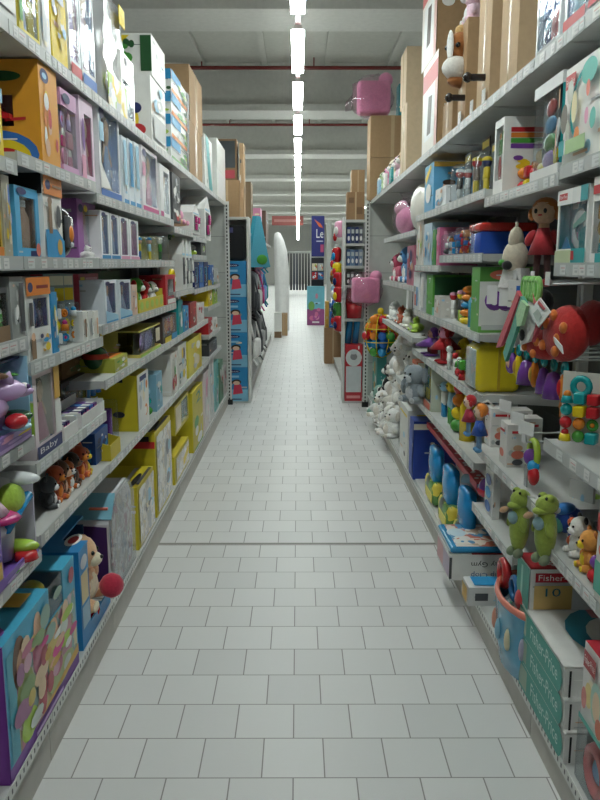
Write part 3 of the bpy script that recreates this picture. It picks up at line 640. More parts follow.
for k, (zz, a, b, pt, c) in enumerate(((1.404, 210, 214, 265, 'B,W,NB'), (1.404, 214.5, 218.5, 268, 'LG,W,O'), (1.22, 208.5, 212.5, 280, 'Y,W,K'), (1.22, 213.5, 217.5, 282, 'LGN,W,DG'), (.97, 208.5, 212.5, 318, 'R,W,LG'), (.97, 213.5, 217.5, 318, 'W,LG,O'), (.77, 209, 217, 340, 'DG,G,K'))):
    nm = ['blue and white box', 'pale grey box with orange specks', 'yellow, white and black box', 'lime and white box', 'red and white box', 'white box with orange specks', 'dark grey case']; pl = ['on the upper short shelf by the end panel'] * 2+['on the second short shelf by the end panel'] * 2+['on the third short shelf by the end panel']*2+['on the lowest short shelf by the end panel']
    I('L', zz, a, b, pt, carton('toy_box', .25, c.split(',')[0], [('F', 'b', .05, .05, .95, .95, 7, c, k)]), nm[k]+' '+pl[k], 'box')

# fourth shelf
I('L', 1.387, -10, 11, 288, winbox('toy_box', .26, 'DG', 'K', (.06, .1, .94, .9), t_set('DGR,GR,W,O,R,T', 8, 4), 'toy_figures', [('F', 'r', .1, 0, .95, .3, 'DBR')]), 'dark open box with green toys at the left picture edge', 'box')
I('L', 1.387, 13, 26, 277, carton('toy_box', .24, '9fa3a0', [('F', 'r', .6, .1, .95, .9, 'DG'), ('F', 'b', .1, .2, .6, .8, 5, 'LG,W,K', 2)]), 'grey box beside the dark box of green toys', 'box')
Z = 1.307
I('L', Z, 29, 53, 277, winbox('toy_box', .28, 'e6e7e4', '4a5fb0', (.3, .38, .92, .74), t_set('K,NB,B', 2, 6), 'toy_wheel', [('F', 'r', 0, .78, 1, 1, 'O'), ('F', 'o', .16, .88, .1, .06, 'NB'), ('F', 'r', .4, .86, .9, .90, 'DR'), ('F', 'r', .08, .02, .26, .26, 'DBR'), ('F', 'o', .17, .29, .07, .05, 'SK'), ('F', 'b', .35, .04, .95, .32, 7, 'GOLD,SB,W,NB,Y', 4), ('F', 'r', .06, .42, .2, .7, 'DG'), ('L', 'r', .1, .1, .9, .9, 'c9cbc8')]), 'white box with orange top band and dark blue wheel in its window', 'box')
I('L', Z, 54, 60, 292, carton('picture_book', .2, 'SB', [('F', 'b', .1, .1, .9, .9, 8, 'LB,LGN,Y,W', 6)]), 'thin blue leaning box beside the orange topped wheel box', 'box', yaw=0, tilt=0)
for k, (a, b) in enumerate(((61.5, 69), (70, 79))):
    I('L', Z, a, b, 274, blister('toy_pack', .05, '9aa6a4', t_set('Y,W,SB,O,HP', 6, 3+k), [('F', 'r', .05, .84, .95, .97, 'CR'), ('F', 'r', .05, .6, .5, .82, 'LB'), ('F', 'r', .5, .62, .95, .8, 'Y')]), ['near one of two hanging cards with small yellow and white toys', 'far one of two hanging cards with small yellow and white toys'][k], 'toy pack', group='toy cards on the fourth shelf', yaw=-38, s=.045, w=.085)
I('L', Z, 81, 101, 274, winbox('toy_box', .2, 'c9475a', '4b3a48', (.05, .12, .95, .72), t_set('DG,P,G', 4, 3), items=[('F', 'r', .3, .78, .9, .94, 'e89aa0'), ('F', 'r', .05, .8, .25, .95, 'Y')]), 'red topped box with dark window on the fourth shelf', 'box', s=.12)
for k, (a, b) in enumerate(((84, 88.5), (89.5, 94), (95, 99.5))):
    I('L', Z, a, b, 311, carton('small_white_box', .06, 'e9e9e4', [('F', 'r', .3, .15, .6, .75, ['DBR', 'G', 'SK'][k])]), ['near of three small white boxes before the red topped box', 'middle of three small white boxes before the red topped box', 'far of three small white boxes before the red topped box'][k], 'box', group='small white boxes on the fourth shelf')
Z = 1.35
for k, (a, b) in enumerate(((106, 118), (120, 132))):
    I('L', Z, a, b, 280, winbox('doll_box', .18, 'e4ecf4', '6a80b8', (.14, .2, .92, .92), t_doll('aebfe6', ['DBN', 'NB'][k]), 'doll', [('F', 'o', .2, .92, .18, .05, 'NB'), ('F', 'p', [(0, 0), (1, 0), (1, .14), (0, .3)], 'LB'), ('F', 'r', 0, 0, 1, .05, 'SB')]), ['near one of two white and blue doll boxes on the fourth shelf', 'far one of two white and blue doll boxes on the fourth shelf'][k], 'doll box', group='two doll boxes on the fourth shelf')
I('L', Z, 133, 138, 285, carton('doll_box', .2, 'e9c9b8', [('F', 'b', .1, .1, .9, .9, 5, 'SK,W,CORAL', 2)]), 'slim peach box next to the two blue doll boxes', 'box')
def tray(w, h):
    r = empty('display_tray'); mb = MB(); d = .26; c = mat('d8c52e', .5)
    mb.box(-w/2, w/2, 0, d, 0, .004, c); mb.box(-w/2, w/2, 0, .004, .004, h*.32, c); mb.box(-w/2, w/2, d-.004, d, .004, h, 'DGR')
    for x in (-w/2, w/2-.004): mb.box(x, x+.004, .004, d-.004, .004, h*.5, c)
    for q in range(5): mb.ell((-w*.4+w*.2*q, -.0005, h*.16), (w*.06, .001, h*.1), 'LGN')
    mb.build('tray', r); return r
I('L', Z, 139, 164, 271, tray, 'yellow card display tray with a green back holding soft toys', 'tray')
for k, (a, b, c, e, acc) in enumerate(((141, 147, 'GR', 'dog', 'R'), (148.5, 154, 'R', 'bear', 'W'), (155.5, 161.5, 'W', 'dog', 'GR'))):
    I('L', Z+.006, a, b, 277+2*k, plush('soft_toy', c, e, 'W', accent=acc, d=.09), ['green soft toy with red ears in the yellow tray', 'red soft toy in the middle of the yellow tray', 'white soft toy with green ears in the yellow tray'][k], 'soft toy', s=.04, w=.1)
I('L', Z, 166, 176, 275, winbox('toy_box', .16, 'c8202c', 'W', (.2, .28, .85, .85), t_fig('K', 'W', 'K'), 'figure', [('F', 'r', .1, .03, .95, .18, 'W')]), 'red box with a black and white figure near the shelf end', 'box')
# fifth shelf
def ponybox(w, h):
    d = .34; r = empty('pony_play_box'); mb = MB(); mb.flat = True; t = .006; c = '9a78c4'
    mb.box(-w/2, w/2, d-t, d, 0, h, 'DP'); mb.box(-w/2, w/2, 0, d-t, 0, t, c); mb.box(-w/2, w/2, 0, t, t, h*.2, c); mb.box(-w/2, w/2, .02, d-t, h-t, h, 'NB')
    for x in (-w/2, w/2-t): mb.box(x, x+t, .0, d-t, t, h, c if x < 0 else 'LB')
    art(mb, w, h, d, [('F', 'r', .02, .02, .98, .06, 'LP'), ('F', 'b', .02, .06, .98, .19, 9, 'PK,LP,Y,LP', 3), ('R', 'b', 0, .1, 1, .9, 8, 'T,PK,LGN,W', 4)]); mb.build('carton', r)
    m = gloss('d3b0e2'); q = MB(); q.ell((w*.02, .16, h*.50), (w*.30, .12, h*.22), m); q.ell((w*.16, .10, h*.68), (w*.17, .10, h*.15), m); q.ell((w*.32, .07, h*.63), (w*.10, .07, h*.08), m)
    for s in (-1, 1): q.cyl((w*.12, .1+s*.05, h*.78), (w*.12, .1+s*.06, h*.90), .024, .002, m)
    for x in (-.14, .16): 
        for s in (-1, 1): q.cyl((w*x, .15+s*.05, h*.22), (w*x, .15+s*.05, h*.5), .028, .034, m)
    q.build('pony', r)
    q = MB(); q.ell((w*.22, .015, h*.71), (w*.04, .012, h*.045), 'W'); q.ell((w*.22, .006, h*.71), (w*.022, .01, h*.03), 'DP'); q.build('eye', r)
    q = MB(); q.ell((w*.02, .09, h*.86), (w*.10, .06, h*.05), fab('BN')); q.ell((w*.0, .2, h*.62), (w*.08, .05, h*.2), fab('DBN')); q.ell((w*.24, .06, h*.84), (w*.06, .03, h*.02), gloss('GR'))
    q.build('mane', r)
    q = MB(); q.torus((w*.33, .11, h*.52), w*.13, .014, gloss('HP'), 'y', sz=1.4); q.ell((w*.12, .03, h*.33), (w*.12, .03, h*.09), gloss('R')); q.ell((w*.34, .06, h*.33), (w*.14, .05, h*.07), gloss('DGR')); q.ell((w*.2, .04, h*.25), (w*.14, .04, h*.05), gloss('LB'))
    q.build('accessories', r)
    for ch in r.children:
        if ch.name.split('.')[0] != 'carton': ch.location = (-w*.08, -.045, .0)
    return r
I('L', 1.09, -14, 33, 362, ponybox, 'big open purple box with a lilac toy pony', 'toy box', s=.0)
Z = .997
I('L', Z, 37, 62, 368, winbox('baby_doll_box', .24, 'e8d6da', 'd9cfc0', (.12, .17, .74, .94), t_doll('d8798f', 'BN'), 'baby_doll', [('F', 'r', 0, 0, 1, .15, 'NB'), ('F', 't', .1, .03, .8, .12, 'Baby', 'W'), ('F', 'r', .76, .6, 1, 1, 'GOLD'), ('F', 'r', .76, .17, 1, .58, 'W'), ('S', 'r', 0, .7, 1, 1, 'LB'), ('S', 'r', 0, .3, 1, .68, 'LGN'), ('S', 'r', .2, .75, .8, .92, 'HP')], side=False), 'upright baby doll box with a dark blue base and pink dress', 'doll box')
def packtray(cols, seed):
    def f(w, h):
        r = empty('card_tray'); mb = MB(); d = .12; c = 'e4e5e1'
        mb.box(-w/2, w/2, 0, d, 0, .004, c); mb.box(-w/2, w/2, 0, .004, .004, h*.9, c); mb.box(-w/2, w/2, d-.004, d, .004, h*1.5, c)
        for x in (-w/2, w/2-.004): mb.box(x, x+.004, .004, d-.004, .004, h*1.1, c)
        mb.build('tray', r); return r
    return f
for k, (a, b) in enumerate(((65, 79), (82, 105))):
    I('L', Z, a, b, 0, packtray('', k), ['low white card tray of small packs beside the baby doll box', 'low white card tray of small packs, the farther and larger one'][k], 'tray', h=.05, s=.01)
    ya, yb = spot('L', a, Z, XL), spot('L', b, Z, XL); n = 4 if k == 0 else 6
    for q in range(n):
        y = ya+(yb-ya)*(q+.5)/n; o = carton('small_pack', .08, ['B', 'P', 'NB', 'DP'][q % 4], [('T', 'r', .1, .1, .9, .5, 'W'), ('F', 'r', .1, .2, .9, .8, 'HP')])((yb-ya)/n*.8, .042)
        o.location = (-XL-.03, y, Z+.006); o.rotation_euler = (0, 0, R_(90)); tag(o, ['small flat blue or purple pack in the near white tray', 'small flat blue or purple pack in the larger white tray'][k], 'small pack', ['packs in the near white tray', 'packs in the larger white tray'][k])
I('L', Z, 62, 88, 378, winbox('toy_box', .15, '3a3236', 'K', (.05, .15, .95, .85), t_set('DP,NB,DG,DBR', 6, 8)), 'dark clear fronted box behind the white trays', 'box', s=.15, h=.13)
for k, (a, b) in enumerate(((90, 94.5), (95.5, 99.5), (100.5, 104.5))):
    I('L', Z, a, b, 377, pack('toy_bottle', t_bottle('1d78c8', '1d78c8'), .06), ['near of three bright blue bottles behind the white tray', 'middle of three bright blue bottles behind the white tray', 'far of three bright blue bottles behind the white tray'][k], 'bottle', s=.14, h=.115, group='bright blue bottles')
I('L', Z+.132, 62, 86, 0, carton('flat_box', .12, 'BN', [('F', 'b', .1, .1, .9, .9, 6, 'DBR,DGR,BN', 2)]), 'brown flat box resting on the dark clear fronted box', 'box', s=.17, h=.07)
Z = 1.123
I('L', Z, 106, 113, 350, pack('toy_ball', lambda mb, w, h, d: (mb.ell((0, .06, .06), .06, gloss('DGR')), mb.ell((0, .06, .065), (.061, .061, .045), gloss('c8452c'))), .1), 'red and green ball at the near end of the long shelf', 'ball', s=.05)
I('L', Z, 115, 128, 356, carton('toy_box', .2, 'b9bb3c', [('F', 'b', .1, .1, .9, .9, 8, 'LGN,GR,Y,W', 3), ('T', 'r', .1, .1, .9, .9, 'O')]), 'olive yellow box on the long shelf under the doll boxes', 'box')
I('L', Z, 130, 137, 356, carton('toy_box', .2, '9a8f80', [('F', 'b', .1, .1, .9, .9, 6, 'W,DBR,SK', 5)]), 'small brownish box beside the olive yellow box', 'box', s=.12)
I('L', Z, 140, 161, 327, winbox('toy_box', .2, 'd8c95a', '6a6a50', (.08, .12, .72, .95), t_set('8a80c8,LP,8a80c8', 3, 11), 'lilac_toy', [('F', 'r', .74, .3, .95, .85, 'CR'), ('F', 'r', 0, 0, 1, .1, 'LGN')], side=True), 'tall yellow edged box with a lilac toy in its window', 'box')
I('L', Z, 163, 177, 315, winbox('toy_box', .2, '5a4a40', 'DR', (.08, .25, .92, .95), t_set('O,R,O,Y', 4, 6), items=[('F', 'r', .1, 0, .55, .2, 'Y'), ('F', 'r', .6, 0, 1, .24, 'SB')]), 'brown box with orange toys above a yellow and blue strip', 'box')
for k, (a, b, pt, c, cl) in enumerate(((179, 183.5, 300, 'T', 'W,NB,T'), (184, 189, 306, 'SB', 'NB,LB,B'), (190.5, 197, 302, 'b8352c', 'R,BN,W'), (198, 204.5, 303, 'e8e4de', 'W,R,LG'))):
    I('L', Z, a, b, pt, carton('toy_box', .22, c, [('F', 'b', .05, .05, .95, .95, 7, cl, k)]), ['teal box', 'blue box', 'brick red box', 'off white box'][k]+' in the far row of the long shelf', 'box')
# sixth shelf
def dollhorse(w, h):
    d = .36; r = empty('horse_play_box'); mb = MB(); mb.flat = True; t = .006; c = '7d55b8'
    mb.box(-w/2, w/2, d-t, d, 0, h, 'DBN'); mb.box(-w/2, w/2, 0, d-t, 0, t, c); mb.box(-w/2, w/2, 0, t, t, h*.10, c); mb.box(-w/2, -w/2+w*.28, 0, t, h*.10, h, c); mb.box(-w/2, -w/2+t, t, d-t, t, h, c); mb.box(w/2-t, w/2, t, d-t, t, h*.8, 'c9c0d8')
    art(mb, w, h, d, [('F', 'r', .02, .3, .26, .9, '9a78d0'), ('F', 'r', .02, .12, .26, .28, 'GOLD'), ('F', 'b', .3, .01, .98, .09, 7, 'LP,GR,W', 2)]+[('F', 'r', .03, .34+.08*i, .25, .36+.08*i, 'LP') for i in range(7)]); mb.build('carton', r)
    q = MB(); x = w*.12; m = gloss('dfe4e6')
    q.ell((x, .17, h*.46), (w*.27, .09, h*.15), m)
    for a in (-.2, .16): 
        for s in (-1, 1): q.cyl((x+w*a, .17+s*.04, h*.06), (x+w*a*.95, .17+s*.04, h*.46), .026, .04, m)
    q.cyl((x+w*.16, .15, h*.5), (x+w*.24, .13, h*.86), .06, .04, m); q.ell((x+w*.25, .10, h*.84), (w*.08, .08, h*.07), m); q.build('toy_horse', r)
    q = MB(); q.ell((x-.02, .13, h*.57), (w*.15, .09, h*.07), gloss('HP')); q.build('saddle', r); q = MB(); q.cyl((x+w*.2, .07, h*.05), (x+w*.2, .07, h*.12), .035, .03, gloss('R')); q.build('red_boot', r)
    q = MB(); q.ell((x-.03, .15, h*.80), .05, 'SK'); q.ell((x-.03, .18, h*.82), (.06, .05, .09), fab('BN')); q.cyl((x-.03, .14, h*.58), (x-.03, .15, h*.76), .07, .04, fab('LPK')); q.ell((x+.06, .1, h*.66), (.06, .04, .05), fab('LGN')); q.build('doll', r)
    q = MB(); q.box(x+w*.1, w/2-.02, .24, .25, h*.1, h*.6, 'DGR'); q.build('green_backdrop', r); q = MB(); q.ell((w*.4, .1, h*.14), (w*.08, .06, h*.07), gloss('LGN')); q.build('grass_mound', r); q = MB(); q.tube([(x-.02, .05, h*.45), (x+w*.3, .03, h*.66)], .014, gloss('SB')); q.build('blue_bar', r)
    for ch in r.children:
        if ch.name.split('.')[0] != 'carton': ch.location = (-w*.06, -.065 if ch.name.split('.')[0] != 'blue_bar' else -.03, .0)
    return r
I('L', .73, -12, 40, 470, dollhorse, 'big open purple box with a white toy horse and rider', 'toy box', s=.0)
Z = .77
cols = [('DG', 'bear'), ('c8562c', 'dog'), ('BN', 'bear'), ('d86a2a', 'cat'), ('DBN', 'dog'), ('c24a26', 'bear'), ('d87a30', 'cat')]
for k, (c, e) in enumerate(cols):
    a = 57+5.4*k
    I('L', Z, a, a+6.4, 0, plush('soft_toy', c, e, ['W', 'O', 'SK', 'W', 'BN', 'O', 'Y'][k], d=.08), ['grey', 'rust red floppy eared', 'brown', 'orange pointed eared', 'dark brown floppy eared', 'rust red round eared', 'yellow bellied orange'][k]+' soft toy in the front row under the white trays', 'soft toy', s=.03, h=.12+.012*(k % 3), w=.085, yaw=(-1)**k*12, group='small soft toys in the front row')
for k, (c, e) in enumerate((('DG', 'dog'), ('BN', 'bear'), ('G', 'cat'), ('6a3a2a', 'bear'), ('K', 'dog'))):
    a = 60+8*k
    I('L', Z, a, a+9, 0, plush('soft_toy', c, e, ['G', 'SK', 'W', 'O', 'W'][k], d=.1), ['dark grey floppy eared', 'brown round eared', 'mid grey pointed eared', 'chestnut brown', 'black floppy eared'][k]+' soft toy in the back row under the white trays', 'soft toy', s=.17, h=.19, w=.12, yaw=(-1)**k*10, group='small soft toys in the back row')
    for ch in (): pass
I('L', Z, 96, 109, 428, carton('soft_pack', .18, '1b4f9c', [('F', 'b', .1, .1, .9, .9, 6, 'B,NB,SB,W', 3), ('S', 'r', .1, .1, .9, .5, 'SB')]), 'dark blue pack at the end of the shelf of small soft toys', 'pack', s=.05)
Z = .763
def openbox(w, h):
    r = empty('open_box'); mb = MB(); d = .2; c = mat('d6be1c', .45)
    mb.box(-w/2, w/2, 0, d, 0, .004, c); mb.box(-w/2, w/2, 0, .004, .004, h*.55, c); mb.box(-w/2, w/2, d-.004, d, .004, h, c)
    for x in (-w/2, w/2-.004): mb.hull([(x, .004, .004), (x+.004, .004, .004), (x+.004, d-.004, .004), (x, d-.004, .004)], [(x, .004, h*.55), (x+.004, .004, h*.55), (x+.004, d-.004, h), (x, d-.004, h)], c)
    mb.build('carton', r); return r
I('L', Z, 111, 121, 428, openbox, 'open yellow box holding a purple clear pack', 'box', s=.01)
I('L', Z+.006, 112.5, 120.5, 398, blister('toy_pack', .1, 'd0d2d0', t_set('P,DP,LP', 2, 3), shell=.9), 'clear pack with a purple toy standing in the open yellow box', 'toy pack', s=.05)
I('L', Z, 138, 149, 371, carton('toy_box', .34, 'dcc818', [('F', 'r', .0, .0, 1, 1, 'ecebe4'), ('F', 'b', .1, .1, .9, .9, 10, 'W,LG,O,CR,LB', 5), ('F', 'r', .2, .86, .8, .95, 'NB'), ('S', 'r', .1, .88, .8, .97, 'K')]), 'large yellow box with a white printed front on the lowest left shelf', 'box')
I('L', Z, 151, 156, 386, pack('stacking_toy', t_tower('GR,T,LB'), .1), 'teal and green stacking toy beside the large yellow box', 'toy')
I('L', Z, 157, 163, 372, carton('toy_box', .18, '7fb7d4', [('F', 'b', .1, .1, .9, .9, 6, 'LB,W,T', 3)]), 'light blue box before the red and white figures', 'box')
for k, (a, b, pt) in enumerate(((158, 164, 357), (165, 170, 358))):
    I('L', Z, a, b, pt, pack('toy_figure', t_fig('R' if k == 0 else 'W', 'W', 'R', 'O'), .1), ['red bodied toy figure standing behind the light blue box', 'white bodied toy figure standing behind the light blue box'][k], 'toy figure', s=.2)
for k, (a, b, pt, c, cl) in enumerate(((172, 178, 352, 'ece9e0', 'R,W,GR,SK'), (179, 187, 343, 'e8e6df', 'LG,W,NB,Y,LB'), (188.5, 201.5, 337, 'ead93a', 'CR,W,Y,LG'))):
    I('L', Z, a, b, pt, carton('toy_box', .24, c, [('F', 'b', .05, .05, .95, .95, 10, cl, k+2)]+([('F', 'r', .8, 0, 1, 1, 'Y')] if k == 2 else [])), ['white box with red and green print on the low shelf', 'white box with grey print beside the big yellow one', 'wide pale yellow box at the far end of the low shelf'][k], 'box')
# base shelf
Z = .17
def castle(w, h):
    d = .34; r = empty('princess_box'); mb = MB(); mb.flat = True; t = .005; c = '3fb0d8'; a = .58*w-w/2; b = .80*w-w/2
    mb.box(-w/2, w/2, d-t, d, 0, h, c); mb.box(-w/2, w/2, 0, d-t, 0, t, 'P'); mb.box(-w/2, -w/2+t, 0, d-t, t, h, 'P'); mb.box(w/2-t, w/2, 0, d-t, t, h, c)
    mb.box(-w/2+t, w/2-t, 0, t, t, h*.72, c); mb.box(-w/2+t, a, 0, t, h*.72, h-t, c); mb.box(b, w/2-t, 0, t, h*.72, h-t, c)
    mb.box(-w/2+t, a, 0, d-t, h-t, h, c); mb.box(b, w/2-t, 0, d-t, h-t, h, c); mb.box(a, b, .16, d-t, h-t, h, c); mb.box(a, b, .16, .164, h*.5, h-t, 'TE')
    art(mb, w, h, d, [('F', 'r', 0, .0, 1, .10, 'P'), ('F', 'r', .06, .1, .98, .72, '7fb0a8,b86a7a,9a8f6a,c9b0b8,7a9a98,d8c890,88b0b8@22'), ('F', 'r', .03, .1, .12, .9, '48a8c0'), ('F', 'o', .17, .74, .08, .2, 'BN'), ('F', 'o', .19, .7, .06, .13, 'SK'), ('F', 'o', .22, .44, .11, .22, '9aa860'), ('F', 'o', .24, .2, .1, .11, 'LGN'),
       ('F', 'o', .40, .66, .08, .22, 'c86a88'), ('F', 'o', .40, .84, .05, .1, 'SK'), ('F', 'o', .42, .3, .06, .2, 'c84a5a'), ('F', 'o', .6, .45, .09, .28, 'd8c060'), ('F', 'o', .62, .62, .05, .1, 'SK'), ('F', 'o', .80, .42, .09, .28, 'c88a98'), ('F', 'o', .8, .64, .05, .1, 'e8c8a0'), ('F', 'o', .7, .2, .2, .1, 'a8b878'),
       ('F', 'b', .05, .12, .98, .95, 26, 'c86a88,d8c060,8ab0a0,e8c8a0,a86a98,c8d0c8,b84a5a,88a868,d8a0b8', 12), ('F', 'b', .3, .3, .98, .7, 14, 'SK,W,GOLD,HP,LGN', 4), ('F', 'p', [(.3, .10), (.98, .12), (.98, .2), (.5, .13)], 'GOLD'), ('F', 'r', .3, .03, .7, .06, 'LP'),
       ('L', 'r', 0, .0, 1, 1, '8a3cb0'), ('L', 'r', .25, .80, .8, .9, 'DP'), ('L', 'r', .2, .45, .8, .66, 'LP'), ('L', 'b', .15, .1, .85, .45, 6, 'PK,P,LP', 3),
       ('T', 'o', .10, .22, .07, .16, 'P'), ('T', 'o', .10, .22, .05, .11, 'SK'), ('T', 'o', .12, .6, .07, .16, 'P'), ('T', 'o', .12, .6, .05, .11, 'BN'), ('T', 'r', .35, .1, .5, .3, 'GOLD'), ('T', 'r', .84, .3, .98, .5, 'HP')])
    mb.build('carton', r)
    q = MB(); q.ell(((a+b)/2, .07, h*.86), (.035, .035, .04), 'SK'); q.ell(((a+b)/2, .08, h*.885), (.045, .045, .04), fab('Y')); q.cyl(((a+b)/2, .08, h*.55), ((a+b)/2, .08, h*.82), .05, .02, fab('HP')); q.build('doll', r)
    g = MB(); g.box(a, b, .001, .003, h*.72, h-.002, clear()); g.box(a, b, .003, .16, h-.003, h-.0015, clear()); g.build('window', r); return r
I('L', Z, 10, 80, 592, castle, 'big blue and purple princess play set box on the base shelf', 'toy box', s=.005)
def puppybox(w, h):
    d = .36; r = empty('puppy_box'); mb = MB(); mb.flat = True; t = .006; c = '2288cc'
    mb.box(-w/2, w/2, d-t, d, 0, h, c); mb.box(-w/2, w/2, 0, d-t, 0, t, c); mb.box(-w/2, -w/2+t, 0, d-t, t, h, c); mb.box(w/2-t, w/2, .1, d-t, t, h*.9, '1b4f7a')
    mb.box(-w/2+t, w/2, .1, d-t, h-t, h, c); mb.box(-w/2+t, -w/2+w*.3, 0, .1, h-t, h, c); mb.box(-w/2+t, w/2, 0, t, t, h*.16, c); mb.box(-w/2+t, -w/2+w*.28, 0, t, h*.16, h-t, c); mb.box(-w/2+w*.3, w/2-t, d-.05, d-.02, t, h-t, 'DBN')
    art(mb, w, h, d, [('F', 'o', .14, .85, .1, .07, 'SILV'), ('F', 'r', .03, .45, .24, .75, 'e2d09a'), ('F', 'r', .03, .2, .25, .42, '8fb8d0'), ('T', 'o', .3, .15, .16, .08, 'W'), ('T', 'o', .3, .15, .1, .05, 'R'), ('T', 'o', .6, .7, .2, .12, 'W'), ('L', 'r', .1, .3, .9, .8, 'SB'), ('L', 'o', .5, .55, .2, .2, 'SK')])
    mb.build('carton', r)
    q = plush('puppy', 'e3b183', 'dog', 'CR', 'CR', 'c98f62', d=.2)(w*.74, h*.76); q.parent = r; q.location = (w*.10, -.015, h*.18)
    q = MB(); q.ell((w*.16, -.045, h*.36), .05, fab('d02a48')); q.build('ball', r); q = MB(); q.ell((w*.05, .03, h*.14), .035, gloss('R')); q.build('small_ball', r); return r
I('L', Z, 83, 111, 528, puppybox, 'blue open box with a peach plush puppy and red ball', 'toy box', s=.01)
def handlebag(w, h):
    r = empty('clear_carry_case'); d = .26; mb = MB(); mb.flat = True
    pr = lambda y: [(-w/2, y, 0), (w/2, y, 0), (w/2, y, h*.8), (w*.3, y, h), (-w*.3, y, h*.98), (-w/2, y, h*.75)]
    mb.hull([(x, y+.012, z) for x, y, z in pr(0)], [(x, y, z) for x, y, z in pr(d-.02)], mat('d9d9dc', .3)); art(mb, w, h, d, [])
    mb.quad([(x*.92, .010, z*.92+.01) for x, y, z in pr(0)], 'd9d4d4,b0a8a8,f0e8e4,c07888,c8b898,8898b0,e8e8f0@30'); mb.build('carton', r)
    m = MB(); m.hull([(-w/2-.004, .02, 0), (-w/2-.004, d, 0), (-w/2-.004, d, h*.76), (-w/2-.004, .02, h*.72)], [(-w/2-.001, .02, 0), (-w/2-.001, d, 0), (-w/2-.001, d, h*.76), (-w/2-.001, .02, h*.72)], 'DP'); m.box(-w/2-.006, -w/2-.004, .1, .2, h*.35, h*.5, 'B'); m.build('end_panel', r)
    m = MB(); m.hull([(-w*.48, .0, h*.79), (-w*.48, d-.02, h*.79), (-w*.3, d-.02, h*1.0), (-w*.3, .0, h*1.0)], [(-w*.49, .0, h*.80), (-w*.49, d-.02, h*.80), (-w*.31, d-.02, h*1.02), (-w*.31, .0, h*1.02)], '7fc4dc'); m.box(-w*.44, -w*.36, .02, .1, h*.88, h*.9, 'CORAL'); m.build('lid', r)
    m = MB(); m.hull(pr(-.004), pr(-.001), clear('f2f4f6', .16)); m.build('plastic_front', r)
    m = MB(); m.tube([(-w*.3, d*.5, h*1.0), (-w*.1, d*.5, h*1.07), (w*.1, d*.5, h*1.0)], .008, gloss('W')); m.build('handle', r); return r
I('L', Z, 114, 136, 482, handlebag, 'clear fronted carry case box with purple end on the base shelf', 'toy box', s=.01)
yart = lambda sd: [('F', 'r', .06, .04, .98, .94, 'e2dfd6,c8c4bc,f0eee8,d8c8a0,b8bcc0,e8e4da@34'), ('F', 'o', .25, .9, .2, .05, 'W'), ('T', 'o', .3, .1, .3, .05, 'K'), ('T', 'r', .1, .0, .9, .05, 'DG'), ('T', 'r', .15, .2, .85, .27, 'LG'), ('S', 'r', .1, .86, .9, .95, 'K'), ('F', 'b', .15, .15, .9, .8, 9, 'G,W,LB,LG,CR', sd)]
I('L', Z, 139, 155, 474, carton('baby_toy_box', .32, 'd8c41c', yart(3)), 'yellow box with a grey printed front, first of the yellow row', 'box', s=.01)
I('L', Z, 157, 172.5, 421, carton('baby_toy_box', .32, 'd8c41c', yart(5)+[('T', 'r', 0, .3, 1, .55, 'R'), ('S', 'r', 0, .82, 1, .9, 'R'), ('S', 'r', .1, .9, .9, .96, 'K')]), 'tallest yellow box with a red band on the base shelf', 'box', s=.01)
I('L', Z, 175, 189, 446, carton('baby_toy_box', .30, 'd8c41c', [('F', 'r', .08, .1, .98, .9, 'dedbd2,c8c4bc,f0eee8,d8c8a0@40'), ('F', 'p', [(.55, .2), (.95, .45), (.95, .75), (.55, .5)], 'Y')]), 'low yellow box with white front under the dark windowed box', 'box', s=.01)
I('L', .17+.305, 175, 189, 398, winbox('baby_toy_box', .30, 'd6c32a', 'DGR', (.45, .1, .95, .9), t_set('DGR,R,GR', 3, 4), items=[('F', 'r', .05, .1, .4, .9, 'CR'), ('S', 'r', .1, .1, .9, .5, 'e0d060')]), 'yellow box with a dark green window stacked on the low one', 'box', s=.02)
I('L', Z, 193.5, 203.5, 386, carton('baby_toy_box', .36, 'd4c21a', [('F', 't', .3, .76, .75, .93, '2', 'TE'), ('F', 'o', .3, .45, .2, .1, 'GR'), ('F', 'o', .6, .12, .25, .08, 'W'), ('F', 'r', .1, 0, .9, .04, 'GR'), ('F', 'o', .3, .3, .15, .08, 'W'), ('T', 'r', .1, .1, .9, .3, 'CR')]), 'yellow box printed with a large figure two', 'box', s=.005)
for k, (a, b, pt, c, cl) in enumerate(((205, 209, 370, 'e4d4d6', 'W,PK,LG'), (210, 214.5, 358, 'dcdcda', 'W,LG,LB'), (215.5, 219, 360, '6fc0bc', 'T,W,NB'), (220, 223.5, 360, '5a8a68', 'DGR,W,R'), (224.2, 227, 366, 'c8c4c0', 'R,W,DG'))):
    I('L', Z, a, b, pt, carton('toy_box', .36, c, [('F', 'b', .05, .05, .95, .95, 8, cl, k)]), ['pale pink', 'plain whitish', 'teal', 'dull green', 'beige and red'][k]+' tall box in the far row of the left base shelf', 'box')
